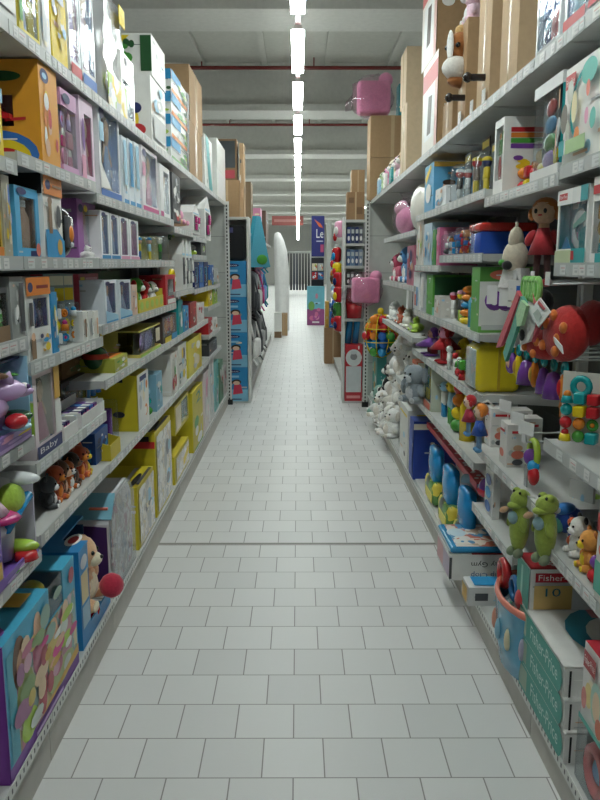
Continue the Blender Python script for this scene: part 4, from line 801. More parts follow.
# ------------------------------------------------------------------ RIGHT SIDE
Z = 2.27
I('R', Z, 563, 620, 0, winbox('toy_box', .3, gloss('e6eaee'), '8aa8d8', (.05, .1, .95, .95), t_set('B,LB,R,W,B', 8, 4), items=[('F', 'r', 0, 0, .45, .1, 'R'), ('F', 'p', [(.5, .05), (.9, .05), (.8, .5), (.62, .5)], 'R')]), 'clear fronted box with blue and red toys at the right top corner', 'box', h=.42)
I('R', Z, 535, 560, 0, winbox('toy_box', .3, gloss('e3e8ec'), 'b9cfe4', (.06, .06, .94, .97), t_set('B,R,LB,NB', 7, 9), items=[('F', 'r', .1, 0, .9, .05, 'G')]), 'tall clear fronted box beside the brown cartons, right top shelf', 'box', h=.42)
I('R', Z, 499, 517, 0, brown(d=.38, col='c2a37c'), 'nearest tall brown carton on the right top shelf', 'carton', h=.52)
I('R', Z, 476, 489, 0, brown(d=.38, col='c2a37c'), 'second tall brown carton on the right top shelf', 'carton', h=.50)
I('R', Z, 457, 465, 28, brown(d=.38), 'third brown carton, with a pink plush on top', 'carton')
I('R', Z+.465, 457, 466, 0, plush('soft_toy', 'LPK', 'bear', 'W', d=.12), 'pink and white plush peeking over the third brown carton', 'soft toy', s=.005, h=.2, w=.12)
bigart = [('F', 'r', 0, .72, 1, .92, 'd05a58'), ('F', 'r', .15, .15, .8, .66, 'e4e6e6'), ('F', 'p', [(.35, .2), (.6, .2), (.66, .6), (.42, .62)], 'DBN'), ('F', 'p', [(.85, 0), (1, 0), (1, .72), (.85, .72)], 'e0a8a0'), ('R', 'r', .45, .25, .48, .62, 'DBR'), ('R', 'r', .52, .25, .56, .62, 'DBR'), ('R', 'r', .6, .25, .63, .62, 'DBR'), ('R', 'r', .42, .72, .7, .74, 'DBR')]
for k in range(2):
    I('R', Z+.533*k, 422, 437, 0, carton('printed_carton', .40, card('BR'), [('F', 'r', 0, 0, 1, 1, 'e2ddd4')]+bigart), ['lower big brown carton with a red strip and picture on its white end', 'upper big brown carton with a red strip and picture on its white end'][k], 'carton', h=.53)
def horsehead(w, h):
    r = empty('plush_horse'); m = MB(); m.ell((0, .1, h*.62), (w*.32, .085, h*.34), fab('a8662e')); m.ell((0, .07, h*.22), (w*.40, .09, h*.24), fab('e8e6e0')); m.ell((0, .1, h*.05-.02), (w*.3, .09, h*.12), fab('a8662e')); m.build('head', r)
    m = MB(); m.ell((0, .015, h*.62), (w*.13, .012, h*.3), fab('W')); m.build('blaze', r)
    for s in (-1, 1):
        m = MB(); m.ell((s*w*.22, .03, h*.62), .013, gloss('K'), 8); m.build('eye', r)
        m = MB(); m.ell((s*w*.28, .12, h*.95), (w*.1, .03, h*.14), fab('a8662e')); m.build('ear', r)
    m = MB(); m.ell((0, .12, h*.95), (w*.2, .07, h*.14), fab('d9b070')); m.build('forelock', r)
    return r
I('R', Z+.22, 442, 453, 0, horsehead, 'brown and white plush horse head between the big carton and third carton', 'soft toy', s=-.06, h=.24, w=.16, yaw=35)
I('R', Z, 442, 452, 0, brown(d=.2, col='a3825a'), 'small brown carton under the plush horse head', 'carton', h=.2, s=.03)
for k, (px, dz) in enumerate(((470, .10), (491, .10))):
    def handle(w, h):
        mb = MB(); mb.rbox(-.013, .013, -.10, .14, 0, .03, .012, gloss('2a211d'), 3); mb.ell((0, -.10, .015), (.02, .02, .022), gloss('2a211d')); return mb.build('bat_toy')
    I('R', Z+dz, px-2, px+2, 0, handle, ['black handle poking out between the second and third brown cartons', 'black handle poking out between the first and second brown cartons'][k], 'handle', h=.03, s=.04)
for k, px in enumerate((459, 471, 483)):
    I('R', Z, px-2, px+2, 0, carton('label_holder', .004, 'e8e8e4'), ['far small white label card on the right top shelf edge', 'middle small white label card on the right top shelf edge', 'near small white label card on the right top shelf edge'][k], 'label card', h=.06, w=.05, s=.002)
for k in range(2):
    I('R', Z+.502*k if k == 0 else Z+.502, 400, 406, 0, brown(d=.33, col='cdb592'), ['lower tall pale carton beside the big printed cartons', 'upper tall pale carton beside the big printed cartons'][k], 'carton', h=.50 if k == 0 else .40)
for k, (c, e, n_) in enumerate((('b9d8a0', 'bear', 'lime green'), ('PK', 'bear', 'pink'), ('CR', 'dog', 'cream'), ('LPK', 'cat', 'pale pink'), ('d8b890', 'bear', 'tan'))):
    a = 376+4.6*k
    I('R', Z, a, a+4.2, 0, plush('soft_toy', c, e, 'W', d=.16), n_+' soft toy on the far end of the right top shelf', 'soft toy', h=.26, s=.02)
for k in range(3):
    a = 377+6*k; I('R', Z, a, a+2.2, 0, carton('toy_box', .02, ['LB', 'W', 'T'][k]), ['light blue', 'white', 'turquoise'][k]+' small card before the far row of soft toys', 'card', h=.12, s=-.012)
for k in range(2):
    IW(.756, 1.22, 8.28, 2.272+.425*k, .42, brown(d=.36), ['lower brown carton on top of the far right end panel', 'upper brown carton on top of the far right end panel'][k], 'carton')
def pinkbag(w, h):
    r = empty('bagged_cushion'); m = MB(); m.rbox(-w*.36, w*.36, .03, .23, h*.08, h*.80, .035, fab('f598c2'), 3); m.ell((w*.26, .13, h*.84), (w*.16, .09, h*.16), fab('f598c2')); m.build('cushion', r)
    m = MB(); rn = random.Random(3); bm = bmesh.new(); bmesh.ops.create_icosphere(bm, subdivisions=3, radius=1)
    for v in bm.verts: q = v.co.copy(); k = 1+.12*math.sin(q.x*9+q.z*5)*math.cos(q.y*7); v.co = V((q.x*w*.47*k-w*.03, .13+q.y*.15*k, h*.46+q.z*h*.5*k))
    bm.verts.index_update(); m.add([v.co for v in bm.verts], [[v.index for v in f.verts] for f in bm.faces], clear('fbf4f8', .07), True); bm.free()
    m.hull([(-w*.47, .06, h*.2), (-w*.47, .2, h*.2), (-w*.47, .2, h*.5), (-w*.47, .06, h*.5)], [(-w*.62, .1, h*.16), (-w*.62, .16, h*.16), (-w*.62, .16, h*.34), (-w*.62, .1, h*.34)], clear('fbf4f8', .07), True)
    m.build('clear_bag', r); return r
IW(.56, 1.04, 8.34, 3.12, .46, pinkbag, 'pink cushion in a clear bag high on top of the brown cartons', 'bagged cushion')
IW(1.06, 1.20, 8.42, 3.12, .34, carton('toy_box', .2, '2fa0ac', [('F', 'r', .1, .1, .9, .9, '38a8b8')]), 'teal box behind the high pink bagged cushion', 'box')
# second shelf
Z = 1.886
I('R', Z, 561, 610, 58, carton('toy_box', .32, 'eeede8', [('F', 'r', .03, .78, .26, .92, 'd84848'), ('F', 't', .05, .81, .24, .88, 'Fisher-Price', 'W')]+[('F', 'o', .52+.30*math.cos(a), .55+.34*math.sin(a), .022, .03, 'T') for a in [2.0+.1*i for i in range(30)]]+
  [('F', 'o', .10, .48, .08, .15, '7a7468'), ('F', 'o', .22, .72, .07, .12, 'd8dcd0'), ('F', 'o', .20, .34, .05, .1, 'c9d0c0'), ('F', 'o', .33, .55, .06, .16, 'efe0a8'), ('F', 'o', .62, .82, .16, .12, '58c8b8'), ('F', 'o', .42, .26, .06, .08, 'O'), ('F', 'o', .62, .66, .04, .08, 'CORAL'), ('F', 'o', .75, .35, .06, .1, '58c8b8'), ('F', 'o', .62, .4, .04, .08, 'PK'), ('F', 'p', [(.18, .10), (.62, .10), (.62, .24), (.18, .24)], 'a9cf8a'), ('F', 'r', .02, .10, .15, .26, 'T')]), 'big white box with turquoise line art at the right edge', 'box', s=.01)
Z = 1.87
I('R', Z, 530, 558.5, 84, winbox('toy_box', .24, 'eaecec', '2b2f36', (.06, .12, .90, .88), lambda mb, w, h, d: (t_tower('P,GR,SB,R')(mb, w*.62, h*.95, d), mb.ell((w*.3, d*.4, h*.14), (w*.12, .02, h*.12), gloss('Y')), mb.ell((w*.36, d*.4, h*.5), (w*.09, .02, h*.14), gloss('W')), mb.ell((-w*.28, d*.3, h*.06), (w*.2, .02, h*.05), gloss('Y'))), 'stacking_toy', [('F', 'r', 0, 0, 1, .12, 'dcdcd8'), ('F', 'b', .88, .15, 1, .85, 6, 'SK,LG,DG', 2), ('R', 'r', .0, .12, .5, .88, 'T')], side=True), 'open white box with a red, blue and green stacking toy', 'toy box')
I('R', Z, 492.5, 502, 122, winbox('toy_box', .26, 'eeeee9', 'W', (.15, .2, .9, .9), t_set('R,O,GR', 4, 2), items=[('R', 'r', .1, .80, .95, .86, 'R'), ('R', 'r', .1, .73, .95, .79, 'O'), ('R', 'r', .1, .66, .95, .72, 'GR'), ('R', 'r', .1, .59, .95, .65, 'P'), ('R', 'b', .05, .12, .95, .5, 18, 'R,O,Y,B,GR,P', 6), ('R', 'o', .6, .48, .12, .1, 'GOLD')]), 'white box with rainbow stripes and small coloured toys', 'box')
I('R', Z, 505, 527, 0, pack('toy_blocks', lambda mb, w, h, d: t_set('R,O,Y,B,GR,P,O,R', 10, 8)(mb, w, h, d), .1), 'low heap of colourful toys in front of the rainbow striped box', 'toy', h=.10, s=.06)
Z = 1.91
for k, (a, b, pt, c, cl) in enumerate(((449, 455, 155, 'K', 'K,R,W'), (456.5, 462.5, 158, 'e6e4dc', 'W,R,LG'), (464, 471.5, 140, '3a2e28', 'BN,R,Y'), (473, 482, 143, 'DG', 'Y,NB,Y'))):
    I('R', Z, a, b, pt, blister('figure_pack', .08, c, t_fig(*cl.split(',')[:3], cl.split(',')[2]), [('F', 'r', .1, .84, .9, .96, 'Y' if k != 1 else 'O')], 'figure', .72), ['black carded toy figure on the right second shelf', 'white carded toy figure with orange header', 'brown carded toy figure with yellow header', 'yellow toy figure on dark grey card nearest the rainbow box'][k], 'toy pack')
I('R', Z, 424, 433, 166, carton('toy_box', .26, '5aaede', [('F', 'p', [(.2, .6), (.8, .9), (.7, .98), (.1, .75)], 'Y'), ('F', 'o', .5, .4, .3, .2, 'W'), ('R', 'r', 0, .9, 1, 1, 'GOLD'), ('R', 'o', .35, .5, .14, .1, 'SK'), ('R', 'o', .35, .58, .15, .06, 'DBN'), ('R', 'r', .2, .22, .5, .42, 'NB'), ('R', 'p', [(.1, .0), (.7, .0), (.5, .25), (.15, .2)], 'W')], top='GOLD'), 'light blue box with a boy in dark clothes and yellow top', 'box')
I('R', 1.91, 435, 446, 188, carton('flat_box', .1, 'e8ecee', [('F', 'b', .1, .1, .9, .9, 8, 'SB,LB,W,SK', 2)]), 'white and blue low box before the light blue boy box', 'box')
Z = 1.824
I('R', Z, 403, 416, 184, pack('round_cushion', lambda mb, w, h, d: (mb.ell((0, .1, h*.5), (w*.46, .09, h*.5), mat('e9e5da', .3)), mb.torus((0, .06, h*.5), h*.30, .012, mat('cfcabd', .3), 'y', sx=w/h)), .1), 'large white oval cushion in clear film on the far right shelf', 'cushion')
def bagplush(w, h):
    r = empty('bagged_soft_toy'); m = MB(); m.ell((0, .1, h*.42), (w*.36, .08, h*.36), fab('ee9ac4')); m.ell((-w*.06, .08, h*.74), (w*.22, .07, h*.2), fab('f0c0d8')); m.build('soft_toy', r)
    m = MB(); m.ell((0, .1, h*.5), (w*.48, .11, h*.5), clear('fbf4f8', .07)); m.cyl((0, .1, h*.93), (0, .1, h*1.12), .02, .06, clear('fbf4f8', .07)); m.build('clear_bag', r); return r
I('R', Z, 388, 400, 198, bagplush, 'pink plush in a clear bag beside the white oval cushion', 'soft toy')
# third shelf
I('R', 1.60, 555, 586, 189, winbox('toy_box', .24, 'e8eae6', '3a9aa4', (.05, .2, .95, .80), lambda mb, w, h, d: (mb.torus((w*.12, d*.4, h*.42), min(w, h)*.36, .016, gloss('W'), 'y'), mb.prism([(-w*.48, 0), (-w*.1, 0), (-w*.3, h*.3)], .02, .03, gloss('SB')), mb.prism([(w*.25, 0), (w*.46, 0), (w*.46, h*.5), (w*.25, h*.4)], .0, .03, gloss('T')), mb.prism([(0, h*.55), (w*.42, h*.8), (w*.42, h*.62), (.0, h*.45)], .0, .02, gloss('MINT'))), 'mobile', [('F', 'r', 0, .80, .5, 1, 'f4f4f0'), ('F', 'r', .06, .86, .34, .95, 'R'), ('F', 't', .08, .88, .32, .93, 'Fisher-Price', 'W'), ('F', 'r', 0, 0, .55, .18, 'c2cfa0'), ('F', 'r', .56, 0, 1, .2, 'T'), ('F', 'r', .56, .05, .66, .17, 'R'), ('F', 'r', .78, .8, 1, 1, '2a9aa0')]), 'clear fronted box with a white ring and turquoise parts, right third shelf', 'toy box')
I('R', 1.60, 589, 612, 176, winbox('toy_box', .24, 'eceae6', 'W', (.06, .12, .94, .72), t_set('GOLD,T,DBR,W', 5, 4), items=[('F', 'r', .05, .8, .5, .9, 'R'), ('F', 'r', .3, 0, 1, .12, 'T')]), 'white box with red label at the right picture edge, third shelf', 'box')
I('R', 1.60, 574, 588, 186, pack('toy_arch', lambda mb, w, h, d: mb.tube([(-w*.4, .03, .01), (-w*.1, .03, h*.6), (w*.45, .03, h)], .014, gloss('d83048')), .05), 'red curved toy bar leaning between the two third shelf boxes', 'toy', s=-.03) if False else None
Z = 1.643
def bluecase(w, h):
    r = empty('storage_box'); d = .24; m = MB(); m.rbox(-w/2, w/2, 0, d, 0, h*.72, .008, gloss('1b4fc0'), 2); m.build('box', r)
    m = MB(); m.rbox(-w/2-.008, w/2+.006, -.008, d+.006, h*.72, h, .012, gloss('d03028'), 2); m.build('lid', r); return r
I('R', Z, 470, 480.5, 224, bluecase, 'blue plastic storage box with a red lid', 'storage box')
for k, (a, b, pt, cols) in enumerate(((440, 446, 232, 'DG,O,W'), (447, 453, 230, 'B,SB,W,O'), (454, 460.5, 224, 'R,O,B,R'), (461.5, 468.5, 226, 'R,W,O,K'))):
    I('R', Z, a, b, pt, blister('toy_pack', .09, ['3a5a9a', '5a8ac8', 'd86a3a', '8a6a5a'][k], t_set(cols, 7, k+2), [('F', 'r', .1, .82, .9, .96, ['O', 'Y', 'W', 'R'][k])], shell=.8), ['navy', 'mid blue', 'orange', 'brown'][k]+' carded pack of small toys beside the blue storage box', 'toy pack')
Z = 1.59
for k, (a, b, pt, c, cl) in enumerate(((416, 422.5, 220, 'd8d2c8', 'SK,CR,LGN,W'), (423.5, 431, 224, 'b8cfe0', 'LB,W,SK,SB'), (432, 435, 230, '3a9a48', 'GR,LGN'), (436, 439, 228, 'd86a98', 'HP,PK'))):
    I('R', Z, a, b, pt, carton('toy_box', .22, c, [('F', 'b', .05, .05, .95, .95, 8, cl, k), ('R', 'r', .1, .1, .9, .9, ['CR', 'LB', '2f8a40', 'PK'][k])]), ['clear and beige box', 'pale blue box', 'green book', 'slim pink book'][k]+' on the far part of the right third shelf', 'box')
# fourth shelf
Z = 1.298
I('R', Z, 470, 478, 267, carton('toy_box', .26, '5fae48', [('R', 'r', .0, .0, 1, .78, 'e6e8e2'), ('R', 'p', [(0, 0), (1, 0), (1, .06), (0, .10)], '6fb84e'), ('R', 'o', .42, .88, .26, .08, 'CORAL'), ('R', 'r', .27, .865, .57, .885, 'W'), ('R', 'r', .5, .45, .56, .75, 'SB'), ('R', 'r', .75, .5, .95, .7, 'Y'), ('R', 'r', .05, .04, .5, .12, 'LG')]), 'white box with a green top band and red oval facing the camera', 'box')
for k, (a, b, pt, nm, fn) in enumerate(((441, 447, 292, 'white and red toy clown', t_fig('W', 'R', 'W', 'PK')), (448.5, 454, 290, 'black and yellow toy figure', t_fig('DG', 'Y', 'LGN', 'PK')), (455, 462, 286, 'orange toy tower with a blue knob', t_tower('Y,O,SB,O,O')), (463, 468.5, 284, 'light blue toy bottle', t_bottle('58b8d8', 'O')))):
    I('R', Z, a, b, pt, pack('toy_figure', fn, .1), nm+' on the right fourth shelf', 'toy', s=.03)
I('R', Z, 413, 419, 272, carton('toy_box', .2, 'e2e4e4', [('F', 'r', .3, .1, .6, .4, 'CORAL'), ('F', 'r', .62, .1, .8, .6, 'SB'), ('R', 'r', .2, .1, .4, .6, 'SB')]), 'white box printed with a red and blue bottle', 'box'); I('R', Z, 420, 424.5, 273, carton('toy_box', .2, 'c9cdd2', [('F', 'r', .2, .1, .8, .9, 'W')]), 'plain pale box between the bottle print box and green box', 'box')
I('R', Z, 426, 432, 275, carton('toy_box', .24, '58a83a', [('R', 'r', .05, .3, .95, .95, '2a6a3a'), ('R', 'r', 0, 0, 1, .2, 'MINT')]), 'green box with a dark green picture side', 'box'); I('R', Z, 434, 440, 296, carton('toy_box', .1, 'd8d4cc', [('F', 'b', .1, .1, .9, .9, 6, 'G,SK,W', 4)]), 'small beige box before the green box', 'box')
for k, (zz, a, b, pt, c, e, n_) in enumerate(((1.45, 388, 395, 252, 'c84a6a', 'bear', 'raspberry'), (1.45, 396, 405, 246, '4a90d0', 'dog', 'blue floppy eared'), (1.10, 385, 391, 300, 'W', 'bear', 'white round eared'), (1.10, 392, 397, 305, 'c05a30', 'cat', 'rust'), (1.10, 398, 403, 308, 'E8E4D8', 'dog', 'cream floppy eared'), (1.10, 404.5, 411, 316, 'a9cf3e', 'bear', 'lime green'))):
    I('R', zz, a, b, pt, plush('soft_toy', c.lower() if len(c) > 3 else c, e, 'W', d=.14), n_+' soft toy sitting on the far right shelves', 'soft toy', s=.04)
I('R', 1.45, 406.5, 413.5, 246, carton('toy_box', .22, 'c06a80', [('F', 'b', .05, .05, .95, .95, 8, 'R,LB,SK,NB', 3)]), 'pink and red printed box beside the blue floppy eared soft toy', 'box')
I('R', 1.45, 388, 396, 268, plush('soft_toy', 'K', 'cat', 'W', one=True, d=.1), 'small black and white soft toy at the front of the far shelf', 'soft toy', s=-.06) if False else None
# fifth shelf
Z = 1.03
def carrycase(w, h):
    r = empty('carry_case'); d = .20; m = MB(); m.rbox(-w/2, w/2, 0, d, 0, h*.84, .03, gloss('ead21a'), 4); m.build('case', r)
    m = MB(); m.tube([(0, d*.35, h*.82), (0, d*.36, h*.97), (0, d*.62, h*.97), (0, d*.64, h*.82)], .011, gloss('ead21a')); m.build('handle', r)
    m = MB(); m.rbox(-w*.40, w*.40, -.004, .01, h*.06, h*.76, .02, prnt('d8dcd8,c8d0d0,e8e8e4,b8c8c8,d8c8c0', 30), 2); m.rbox(-w*.42, w*.42, -.008, -.002, h*.04, h*.78, .004, clear(), 1); m.build('clear_front', r)
    m = MB(); m.box(w/2, w/2+.003, d*.47, d*.53, h*.04, h*.78, 'DY'); m.build('zip', r); return r
I('R', Z, 464.5, 476, 334, carrycase, 'front yellow carry case with a clear printed front', 'carry case', s=.01)
I('R', Z, 464.5, 474, 334, carrycase, 'yellow carry case standing behind the front one', 'carry case', s=.235, h=.275, w=.13)
for k, (a, b, pt, nm, fn) in enumerate(((452, 460, 358, 'red and white small pack', t_set('R,W,GR', 3, 2)), (441, 446, 345, 'small white toy figure', t_fig('W', 'W', 'LG')), (447, 451, 352, 'small white and red toy figure', t_fig('W', 'R', 'W')))):
    I('R', Z, a, b, pt, pack('toy_figure', fn, .06), nm+' before the yellow carry cases', 'toy', s=.01)
I('R', Z, 450, 459, 338, plush('toy_chick', 'Y', 'none', 'O', one=True, d=.12), 'yellow chick soft toy beside the carry cases', 'soft toy', s=.14); I('R', Z, 457, 463, 336, plush('soft_toy', 'c8441c', 'dog', 'O', one=True, d=.12), 'orange red soft toy behind the red and white pack', 'soft toy', s=.22)
I('R', Z, 433, 440.5, 322, ragdoll('rag_doll', 'R', 'R', 'PK', 'R', 'R'), 'red rag doll with a pink face', 'doll', s=.02); I('R', Z, 423, 431, 327, ragdoll('rag_doll', 'P', 'P', 'SK', 'DR', 'P'), 'purple rag doll beside the red one', 'doll', s=.03)
I('R', Z, 412, 420, 334, plush('soft_toy', 'DBN', 'bear', 'BN', one=True, d=.12), 'dark brown soft toy at the far end of the right fifth shelf', 'soft toy', s=.05)
# sixth shelf
Z = .72
for k, (a, b, c) in enumerate(((411.5, 416, 'd8602c'), (417, 421, 'e8dcc8'))):
    I('R', Z, a, b, 360+4*k, carton('book', .16, c, [('F', 'r', .2, .1, .8, .9, ['W', 'DBR'][k])]), ['orange book', 'cream book'][k]+' standing on the right sixth shelf', 'book')
I('R', Z, 423, 431, 358, winbox('toy_box', .16, 'c8d0b8', '4a6a5a', (.08, .15, .92, .9), t_set('GR,Y,SB,LGN', 5, 3), items=[('F', 'r', .1, 0, .9, .14, 'CORAL')]), 'clear box with green and yellow toys beside the books', 'box')
for k, (a, b, pt, nm, fn) in enumerate(((433, 438, 380, 'white toy figure with blue legs', t_fig('W', 'LB', 'SB')), (439.5, 445, 378, 'blue and green toy figure', t_fig('LB', 'Y', 'GR')), (446, 453, 380, 'yellow and red stacking toy', t_tower('GR,Y,O,R')), (454, 460, 384, 'yellow toy bottle with a red cap', t_bottle('Y', 'R')))):
    I('R', Z, a, b, pt, pack('toy_figure', fn, .1), nm+' on the right sixth shelf', 'toy', s=.02)
I('R', Z, 449, 458, 372, carton('flower_card', .02, 'c8442c', [('F', 'b', .05, .05, .95, .95, 10, 'O,Y,R,O', 3)]), 'orange and red flowered card behind the small toys', 'card', s=.16)
def hangdoll(dress, hair):
    def f(w, h):
        r = ragdoll('cloth_doll', dress, hair, 'efc7a8', '7aa8d0', '5a98c8')(w, h); m = MB(); m.tube([(0, .03, h-.005), (0, .055, h+.012), (0, .082, h-.012)], .004, fab('W'), 6); m.build('hanging_loop', r); return r
    return f
I('R', .87, 458, 466, 398, hangdoll('c83048', 'R'), 'hanging cloth doll with red top and pale blue legs', 'doll', s=-.08, w=.08, h=.18); I('R', .855, 467, 476, 396, hangdoll('2a58b8', 'O'), 'hanging cloth doll with blue bow and orange hair', 'doll', s=-.09, w=.085, h=.20)
# near right bay: low shelves and hooks
Z = .813
wb = [('R', 'o', .5, .30, .3, .10, 'CORAL'), ('R', 'o', .5, .12, .25, .07, 'DG'), ('R', 'r', .2, .8, .8, .86, 'R'), ('R', 'o', .5, .46, .22, .07, 'SK'), ('F', 'o', .5, .3, .3, .1, 'CORAL'), ('F', 'r', .2, .8, .8, .86, 'R')]
for k, (a, b, pt, s_) in enumerate(((484, 490, 410, .05), (499, 506, 415, .03), (505, 511, 421, .13), (514, 520, 428, .12))):
    I('R', Z, a, b, pt, carton('teether_box', .085, 'e9e7e2', wb), ['farthest white box with red picture spots on the low right shelf', 'front white box with red picture spots on the low right shelf', 'white box with picture spots partly behind the front one', 'nearest white box with picture spots, set back on the low shelf'][k], 'box', s=s_, group='white boxes with red picture spots', h=.17)
Z = .54
def longplush(w, h):
    r = empty('green_plush'); c = fab('9ab040'); m = MB(); m.ell((0, .05, h*.42), (w*.38, .036, h*.40), c); m.ell((0, .05, h*.84), (w*.36, .04, h*.15), c); m.ell((0, .03, h*.77), (w*.26, .035, h*.06), c); m.build('body', r)
    for s in (-1, 1):
        m = MB(); m.ell((s*w*.18, .045, h*.95), (.016, .015, .014), c, 10); m.ell((s*w*.18, .033, h*.955), .006, gloss('K'), 8); m.build('eye', r)
        m = MB(); m.ell((s*w*.36, .04, h*.50), (w*.08, .02, h*.13), c, 10, Matrix.Rotation(s*-.35, 3, 'Y')); m.build('arm', r)
        m = MB(); m.ell((s*w*.2, .035, h*.03), (w*.12, .022, .018), fab('8a9a78')); m.build('foot', r)
    m = MB(); m.ell((0, .018, h*.58), (w*.26, .012, h*.10), fab('8ab0b8')); m.build('bib', r)
    m = MB(); m.ell((-w*.3, .0, h*.68), (w*.07, .02, h*.05), fab('SK')); m.build('mouth', r); return r
I('R', .60, 499, 515, 484, longplush, 'farther of two tall green plush toys with grey bibs', 'soft toy', s=-.06, w=.085, h=.235, yaw=25); I('R', .685, 523, 541, 488, longplush, 'nearer of two tall green plush toys with grey bibs', 'soft toy', s=-.06, w=.085, h=.215, yaw=25)
I('R', Z, 484, 492, 486, carton('toy_box', .03, 'e4e4e0', [('F', 'o', .5, .78, .34, .12, '3a5aa0'), ('F', 'o', .5, .5, .34, .12, 'SB'), ('F', 'o', .5, .2, .34, .12, '2a6ac0')]), 'white card box with three blue circles behind the green plush', 'box', s=.03, h=.2); I('R', Z, 476, 480, 0, pack('toy_ball', lambda mb, w, h, d: (mb.ell((0, .05, .05), .05, gloss('P')), mb.ell((0, .04, .035), (.047, .047, .03), gloss('d83048'))), .1), 'purple and red ball at the far end of the lowest hanging shelf', 'ball', h=.1, s=.04)
def hook(w, h):
    mb = MB(); mb.tube([(0, .0, 0), (0, -h, -.01), (0, -h-.01, .02)], .0035, metal('c9cdcb', .2), 6); mb.box(-.02, .02, -h-.014, -h-.011, -.012, .03, 'e6e8e6'); return mb.build('peg_hook')
def onhook(Y, z, out, fn, w, h, label, cat, group=None, yaw=0):     # hangs in the near right bay: Y along the aisle, out = distance in front of the back panel
    o = fn(w, h); o.location = (XR+.47-out, Y, z-h); o.rotation_euler = (0, 0, R_(-90+yaw)); tag(o, label, cat, group); return o
def hooks(specs):
    for Y, z, L, lb in specs:
        o = hook(.04, L); o.location = (XR+.465, Y, z); o.rotation_euler = (0, 0, R_(-90)); tag(o, lb, 'peg hook', 'peg hooks of the near right bay')
hooks([(Y, z, L, 'thin metal peg hook with white tag in the right bay of hanging toys') for Y, z, L in ((2.95, 1.80, .30), (2.60, 1.80, .28), (2.52, 1.545, .42), (2.46, 1.545, .44), (2.9, 1.545, .42), (2.75, 1.545, .40), (2.88, 1.30, .42), (2.76, 1.30, .42), (2.64, 1.30, .42), (2.52, 1.30, .42), (2.45, 1.30, .40), (2.66, 1.14, .32), (2.56, 1.14, .32), (2.48, 1.14, .32), (2.8, .98, .40), (2.62, .99, .44))])
def hangcow(w, h):
    r = empty('cloth_comforter'); m = MB(); m.ell((0, .05, h*.46), (w*.44, .05, h*.26), fab('d8ccb4')); m.ell((0, .05, h*.72), (w*.24, .04, h*.2), fab('cfc3aa')); m.build('body', r)
    m = MB(); m.hull([(-w*.48, .02, 0), (w*.48, .02, 0), (w*.48, .09, 0), (-w*.48, .09, 0)], [(-w*.3, .02, h*.28), (w*.36, .02, h*.3), (w*.36, .09, h*.3), (-w*.3, .09, h*.28)], fab('f0eeea')); m.build('skirt', r)
    m = MB(); m.ell((-w*.05, .0, h*.34), (w*.18, .02, h*.07), fab('K')); m.ell((-w*.3, .01, h*.38), (w*.1, .02, h*.05), fab('GR')); m.build('patch', r)
    m = MB(); m.tube([(0, .05, h*.86), (0, .05, h*1.0)], .006, fab('d8ccb4')); m.build('loop', r); return r
onhook(2.92, 1.76, .46, hangcow, .11, .25, 'beige hanging cloth comforter with white skirt and black spot', 'comforter', yaw=45)
onhook(2.70, 1.83, .42, ragdoll('rag_doll', 'c02a34', 'c8742c', 'e0b890', '6a4a48', 'c02a34'), .13, .31, 'hanging rag doll in a red dress with orange hair', 'doll', yaw=50)
onhook(2.97, 1.53, .48, pack('purple_rattle', lambda mb, w, h, d: (mb.torus((-w*.2, .03, h*.4), .028, .011, gloss('P')), mb.torus((w*.2, .03, h*.4), .028, .011, gloss('P')), mb.box(-w*.4, -.004, .0, .003, h*.3, h*.9, 'e6e6e4'), mb.box(.004, w*.42, .0, .003, h*.25, h*.85, 'e6e6e4')), .06), .11, .12, 'two purple rattles on white cards hanging before the green topped box', 'toy pack', yaw=60)
onhook(2.86, 1.54, .44, carton('hanging_card', .02, 'dfe0dc', [('F', 'r', .5, .2, .9, .8, 'B')]), .07, .10, 'white and blue card hanging under the beige comforter', 'hanging card', yaw=50); onhook(2.80, 1.51, .40, pack('black_toy', lambda mb, w, h, d: mb.ell((0, .04, h*.5), (w*.5, .04, h*.5), fab('K')), .06), .09, .10, 'black round soft toy hanging beside the white card', 'soft toy')
